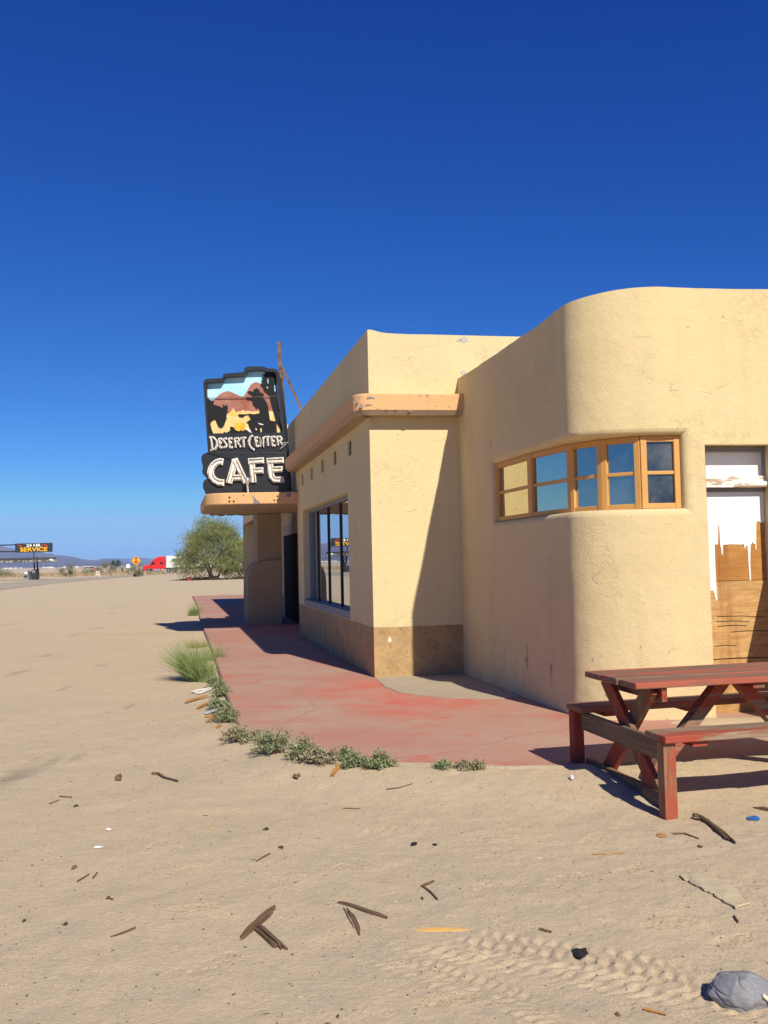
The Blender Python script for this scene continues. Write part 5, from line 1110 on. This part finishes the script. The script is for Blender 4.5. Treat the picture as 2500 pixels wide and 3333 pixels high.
tl = MB().box((-13.7, 0, 2.62), 16.2, 2.5, 2.85).build('trailer', m_tw, trk, bevel=.03); MB().box((-13.7, 0, 1.17), 16.0, 2.3, .12).build('rail', m_und, tl); MB().box((-5.57, 0, 2.7), .08, 2.3, 2.4).build('panel', m_und, tl)
# paloverde trees and brush
tree('desert_tree', gat(697, 93), 'broad olive green desert tree with drooping fine foliage in the middle distance', 6.6, 6.6, 20000, m_palo, .46, 5, seed=5, hang=.7, low=.05, tw=.13)
tree('desert_tree', gat(795, 97), 'yellow green shrubby tree half hidden behind the entrance wall', 5.2, 4.0, 4500, m_palo2, .34, 4, seed=9, low=.05, tw=.09)
def brush(x, Y, w, lab, seed):
    r = np.random.default_rng(seed); p = gat(x, Y); mb = MB()
    for k in range(60):
        a = r.normal(0, .3, 3) * [w, 1.2, .3]; a[2] = abs(a[2]); d = r.normal(0, 1, 3); d[2] *= .35; b = a + d / np.linalg.norm(d) * r.uniform(.4, 1.6); b[2] = abs(b[2]); mb.tube([a, (a + b) / 2 + r.normal(0, .1, 3) * [1, 1, .3], b], [.05, .04, .015], 4, cap=False)
    o = mb.build('branch_pile', m_trunk, fix=False); o.location = tuple(p); tag(o, lab, 'branches', 'heaps of dead branches')
brush(655, 92, 3.2, 'heap of dead grey branches under the broad tree', 3); brush(800, 93, 1.8, 'heap of dead branches beyond the entrance wall', 4)
c = gat(613, 91); o = MB().box((0, 0, .12), .5, .4, .25).box((.2, .05, .3), .22, .2, .14).build('red_crate', flat('red_plastic', (.28, .03, .025), .5), bevel=.05); o.location = tuple(c); o.rotation_euler = (0, .2, .4); tag(o, 'small red bin tipped among the dead branches', 'crate')
bs = [(348, 210, 3.8, 3.1, 'wide grey green bush left of the yellow diamond sign', m_creo), (385, 260, 3.2, 4.2, 'dark green tree, nearer the yellow diamond sign of the dark pair', m_dkgr), (372, 262, 2.8, 3.9, 'dark green tree, left of the dark pair', m_dkgr), (428, 230, 2.6, 2.6, 'green bush just left of the yellow sign post', m_creo), (451, 137, 1.1, .75, 'small round bush at the foot of the yellow sign', m_creo), (224, 160, 3.4, 1.9, 'dark low bush beyond the fuel pumps', m_creo), (455, 260, 3.2, 2.6, 'green bush between the yellow sign and the truck', m_creo), (318, 230, 3.0, 1.8, 'low bush left of the wide grey green bush', m_creo), (8, 190, 4.0, 1.6, 'low bush at the left edge behind the station', m_creo), (285, 240, 5.0, 1.2, 'flat dark scrub behind the orange barrier', m_creo), (500, 300, 3.2, 2.4, 'bush right behind the truck hood', m_creo)]
for k, (x, Y, w, h, lab, m) in enumerate(bs): tree('desert_shrub', gat(x, Y), lab, w, h, 900, m, .28 + h * .02, 3, 'shrubs along the road', low=.0, seed=30 + k, cat='shrub', tw=.04)
for k, (x, Y, w, h, lab) in enumerate(((-60, 150, 4, 2.4, 'shrub outside the left edge'), (-130, 140, 5, 2.8, 'taller shrub outside the left edge'))): tree('desert_shrub', gat(x, Y), lab, w, h, 700, m_creo, .3, 3, 'shrubs along the road', low=0, seed=60 + k, cat='shrub', tw=.04)
n = 5000; x = rng.uniform(-260, 540, n); Yd = rng.uniform(165, 330, n); P = np.array([gat(a, b) for a, b in zip(x[:1400], Yd[:1400])]); P = np.repeat(P, 4, 0) + rng.normal(0, .35, (5600, 3)) * [1, 1, .1]
D = rng.normal(0, .5, (5600, 3)) + [0, 0, .8]; D /= np.linalg.norm(D, axis=1)[:, None]; L = rng.uniform(.25, .75, 5600); o = leafcloud(P, D, L, L * .3, 'dry_scrub', m_straw, None); tag(o, 'band of dry straw coloured scrub beyond the road', 'scrub', kind='stuff')
# utility poles and far homes
m_pole = flat('pole_wood', (.05, .042, .04), .9)
def pole_proto():
    T = thing('utility_pole', (0, 0, 0), 'x', 'pole', 'utility poles across the flat'); MB().tube([(0, 0, -1), (0, 0, 9)], [.2, .15], 6).build('pole', m_pole, T); MB().box((0, 0, 8.3), 2.2, .16, .16).build('crossarm', m_pole, T); return T
pls = [(62, 26, 'left of the canopy post with a pale top'), (136, 17, 'nearest right of the sign end, short'), (152, 17, 'second short one right of the sign'), (175, 21, 'just left of the tallest pole'), (186, 37, 'tallest pole, right of the canopy'), (217, 15, 'above the low dark bush'), (244, 19, 'between the low dark bush and the orange barrier'), (407, 20, 'left one of the pair left of the yellow sign'), (416, 26, 'taller one of the pair left of the yellow sign'), (459, 17, 'right of the yellow sign'), (122, 15, 'directly below the sign end')]
pr_ = pole_proto()
for k, (x, hp, lab) in enumerate(pls):
    T = pr_ if k == 0 else copy_tree(pr_); Yp = min(1050, 9 * FPX / hp); T.location = tuple(gat(x, Yp)); T['label'] = 'thin dark utility pole ' + lab
def home_proto():
    T = thing('trailer_home', (0, 0, 0), 'x', 'house', 'far white homes below the mountains'); MB().box((0, 0, 1.3), 9, 3, 2.6).build('wall', m_tw, T); MB().prism([(-4.6, -1.7, 2.6), (-4.6, 1.7, 2.6), (-4.6, 0, 3.3)], (9.2, 0, 0)).build('roof', m_fascia2, T); 
    for q in (-2.5, 1.5): MB().box((q, -1.51, 1.5), 1.1, .04, .8).build('window', m_tg, T)
    return T
hp_ = home_proto()
for k, (x, Y, lab, s) in enumerate(((18, 2300, 'far white home at the left edge', 1), (34, 2200, 'far white home second from the left edge', 1), (51, 2500, 'far white home left of the pumps', 1), (143, 2600, 'far white home right of the pumps', 1), (165, 2000, 'long far white home left of the tallest pole', 1.4), (210, 2300, 'far white home left of the low dark bush', 1), (247, 2000, 'far white home left of the orange barrier', 1.2), (66, 3200, 'smallest far white home behind the pumps', 1), (152, 3300, 'farthest white home, small, beyond the canopy end', 1))):
    T = hp_ if k == 0 else copy_tree(hp_); p = gat(x, Y); T.location = tuple(p); T['label'] = lab; T.scale = (s, 1, 1)
p = gat(288, 900); T = thing('store_building', p, 'long low white roofed building by the red sign', 'building'); MB().box((0, 0, 1.0), 9, 5, 2.0).build('wall', m_fascia2, T); MB().box((0, 0, 2.15), 10, 6, .4).build('roof', m_wht, T); MB().box((3, -2.52, 1.4), 2, .06, 2.2).build('door', m_und, T)
p = gat(306, 290); T = thing('shop_sign', p, 'small red sign on a pole above the low white building', 'sign'); MB().box((0, 0, .5), .1, .1, 1.1).build('post', m_pole, T); MB().box((0, -.1, 1.25), .55, .15, .62).build('panel', flat('bright_red', (.75, .06, .04), .5), T, bevel=.05)
p = gat(318, 152); T = thing('barrier', p, 'orange and white folding road barrier at the edge of the road', 'barrier'); m_or = flat('barrier_white', (.72, .66, .60), .6)
for s in (-1, 1):
    MB().beam((s * .33, -.2, 0), (s * .06, 0, .95), .07, .07).build('leg', m_or, T); MB().beam((s * .33, .2, 0), (s * .06, 0, .95), .07, .07).build('leg', m_or, T)
for z in (.35, .75): MB().box((0, -.16 + z * .15, z), .62, .03, .2).build('board', m_or, T)
MB().box((0, -.175 + .75 * .15, .75), .2, .03, .2).build('stripe', flat('barrier_orange', (.75, .2, .05), .6), T)
m_gs = flat('road_sign_green', (.015, .16, .08), .5)
for x, Y, z, w, h, lab in ((576, 150, 2.3, 1.5, .55, 'green road sign left of the broad tree'), (613, 150, 1.0, .4, .5, 'small green road sign seen through the broad tree')):
    p = gat(x, Y); T = thing('road_sign', p, lab, 'road sign', 'green road signs'); MB().box((0, .05, z / 2), .08, .06, z).build('post', m_pole, T); MB().box((0, 0, z), w, .03, h).build('panel', m_gs, T)
p = gat(417, 200); T = thing('road_sign', p, 'small round white road sign seen from behind the yellow sign', 'road sign'); MB().box((0, .05, .7), .08, .06, 1.4).build('post', m_pole, T); MB().lathe([(.45, 0), (.45, .03)], (0, 0, 1.7), ((1, 0, 0), (0, 0, 1), (0, -1, 0)), 16).build('panel', m_wht, T)
# ------------------------------------------------------------------ mountains
m_mt = NT('desert_rock'); m_mt.col(m_mt.mix(m_mt.ramp(m_mt.noise(.006, 6, .65), .35, .65), (.09, .07, .085), (.17, .13, .14))); m_mt = m_mt.done(.95, .05)
def ridge(name, dist, crest, dep, rough, lab, seed):
    cx = [c[0] for c in crest]; cy = [c[1] for c in crest]; px = np.arange(cx[0], cx[-1], 7.); n = 46; V = []
    hor = 1836 - .022 * (px - 570); zc = (hor - np.interp(px, cx, cy)) / FPX * dist + 1.6; zc = zc * (1 + .16 * fbm(px * .02, px * 0 + seed, 4, seed) + .13 * fbm(px * .085, px * 0 + seed, 3, seed + 2)); dx = (px - 1250) / FPX
    for j in range(n):
        t_ = j / (n - 1); Yj = dist + (t_ - .62) * dep; prof = (min(1, t_ / .62) ** 1.25) if t_ < .62 else 1 - ((t_ - .62) / .38) ** 1.2
        Xj = dx * Yj; rg = 1 - np.abs(fbm(Xj * rough, Yj * rough * .8 + px * 0, 5, seed + 5)) * 3.0; z = zc * prof * (1 if abs(t_ - .62) < .012 else (.62 + .38 * rg * (1 - .0 * t_))); z = np.minimum(z, zc * .97 if j != round(.62 * (n - 1)) else zc); z = np.where(prof < .02, -12, z); V.append(np.column_stack([Xj, np.full_like(Xj, Yj), z - (4 if t_ == 0 else 0)]))
    V = np.vstack(V); m = len(px); ii = (np.arange(n - 1)[:, None] * m + np.arange(m - 1)[None, :]).ravel(); o = fast_mesh(name, V, np.column_stack([ii, ii + 1, ii + 1 + m, ii + m]), m_mt, smooth=False); tag(o, lab, 'hills', kind='structure')
ridge('hills', 5200, [(-3000, 1800), (-1800, 1760), (-900, 1745), (-400, 1762), (-150, 1770), (0, 1778), (60, 1786), (110, 1793), (165, 1799), (180, 1806), (205, 1808), (235, 1812), (258, 1819), (277, 1821), (312, 1823), (338, 1817), (359, 1820), (380, 1827), (430, 1838), (480, 1843)], 2600, .0022, 'dark nearer desert mountain range', 3)
ridge('hills', 8600, [(-3000, 1790), (-1200, 1780), (0, 1800), (200, 1825), (300, 1824), (345, 1818), (362, 1817), (400, 1819), (440, 1817), (459, 1815), (486, 1817), (520, 1824), (600, 1832), (800, 1826), (1200, 1800), (2400, 1780), (4500, 1790)], 3000, .0016, 'pale far desert mountain range', 8)
# haze
hz_ = MB().box((0, 0, 70), 23800, 23800, 212).build('haze', bpy.data.materials.new('haze_air')); hm = hz_.data.materials[0]; hm.use_nodes = True; hn = hm.node_tree; hn.nodes.clear(); pv = hn.nodes.new('ShaderNodeVolumePrincipled'); ho = hn.nodes.new('ShaderNodeOutputMaterial'); pv.inputs['Density'].default_value = 1.0e-4; pv.inputs['Color'].default_value = (.34, .55, .97, 1); pv.inputs['Anisotropy'].default_value = -.3; hn.links.new(pv.outputs[0], ho.inputs['Volume'])
tag(hz_, 'thin blue desert haze', 'haze', kind='stuff')
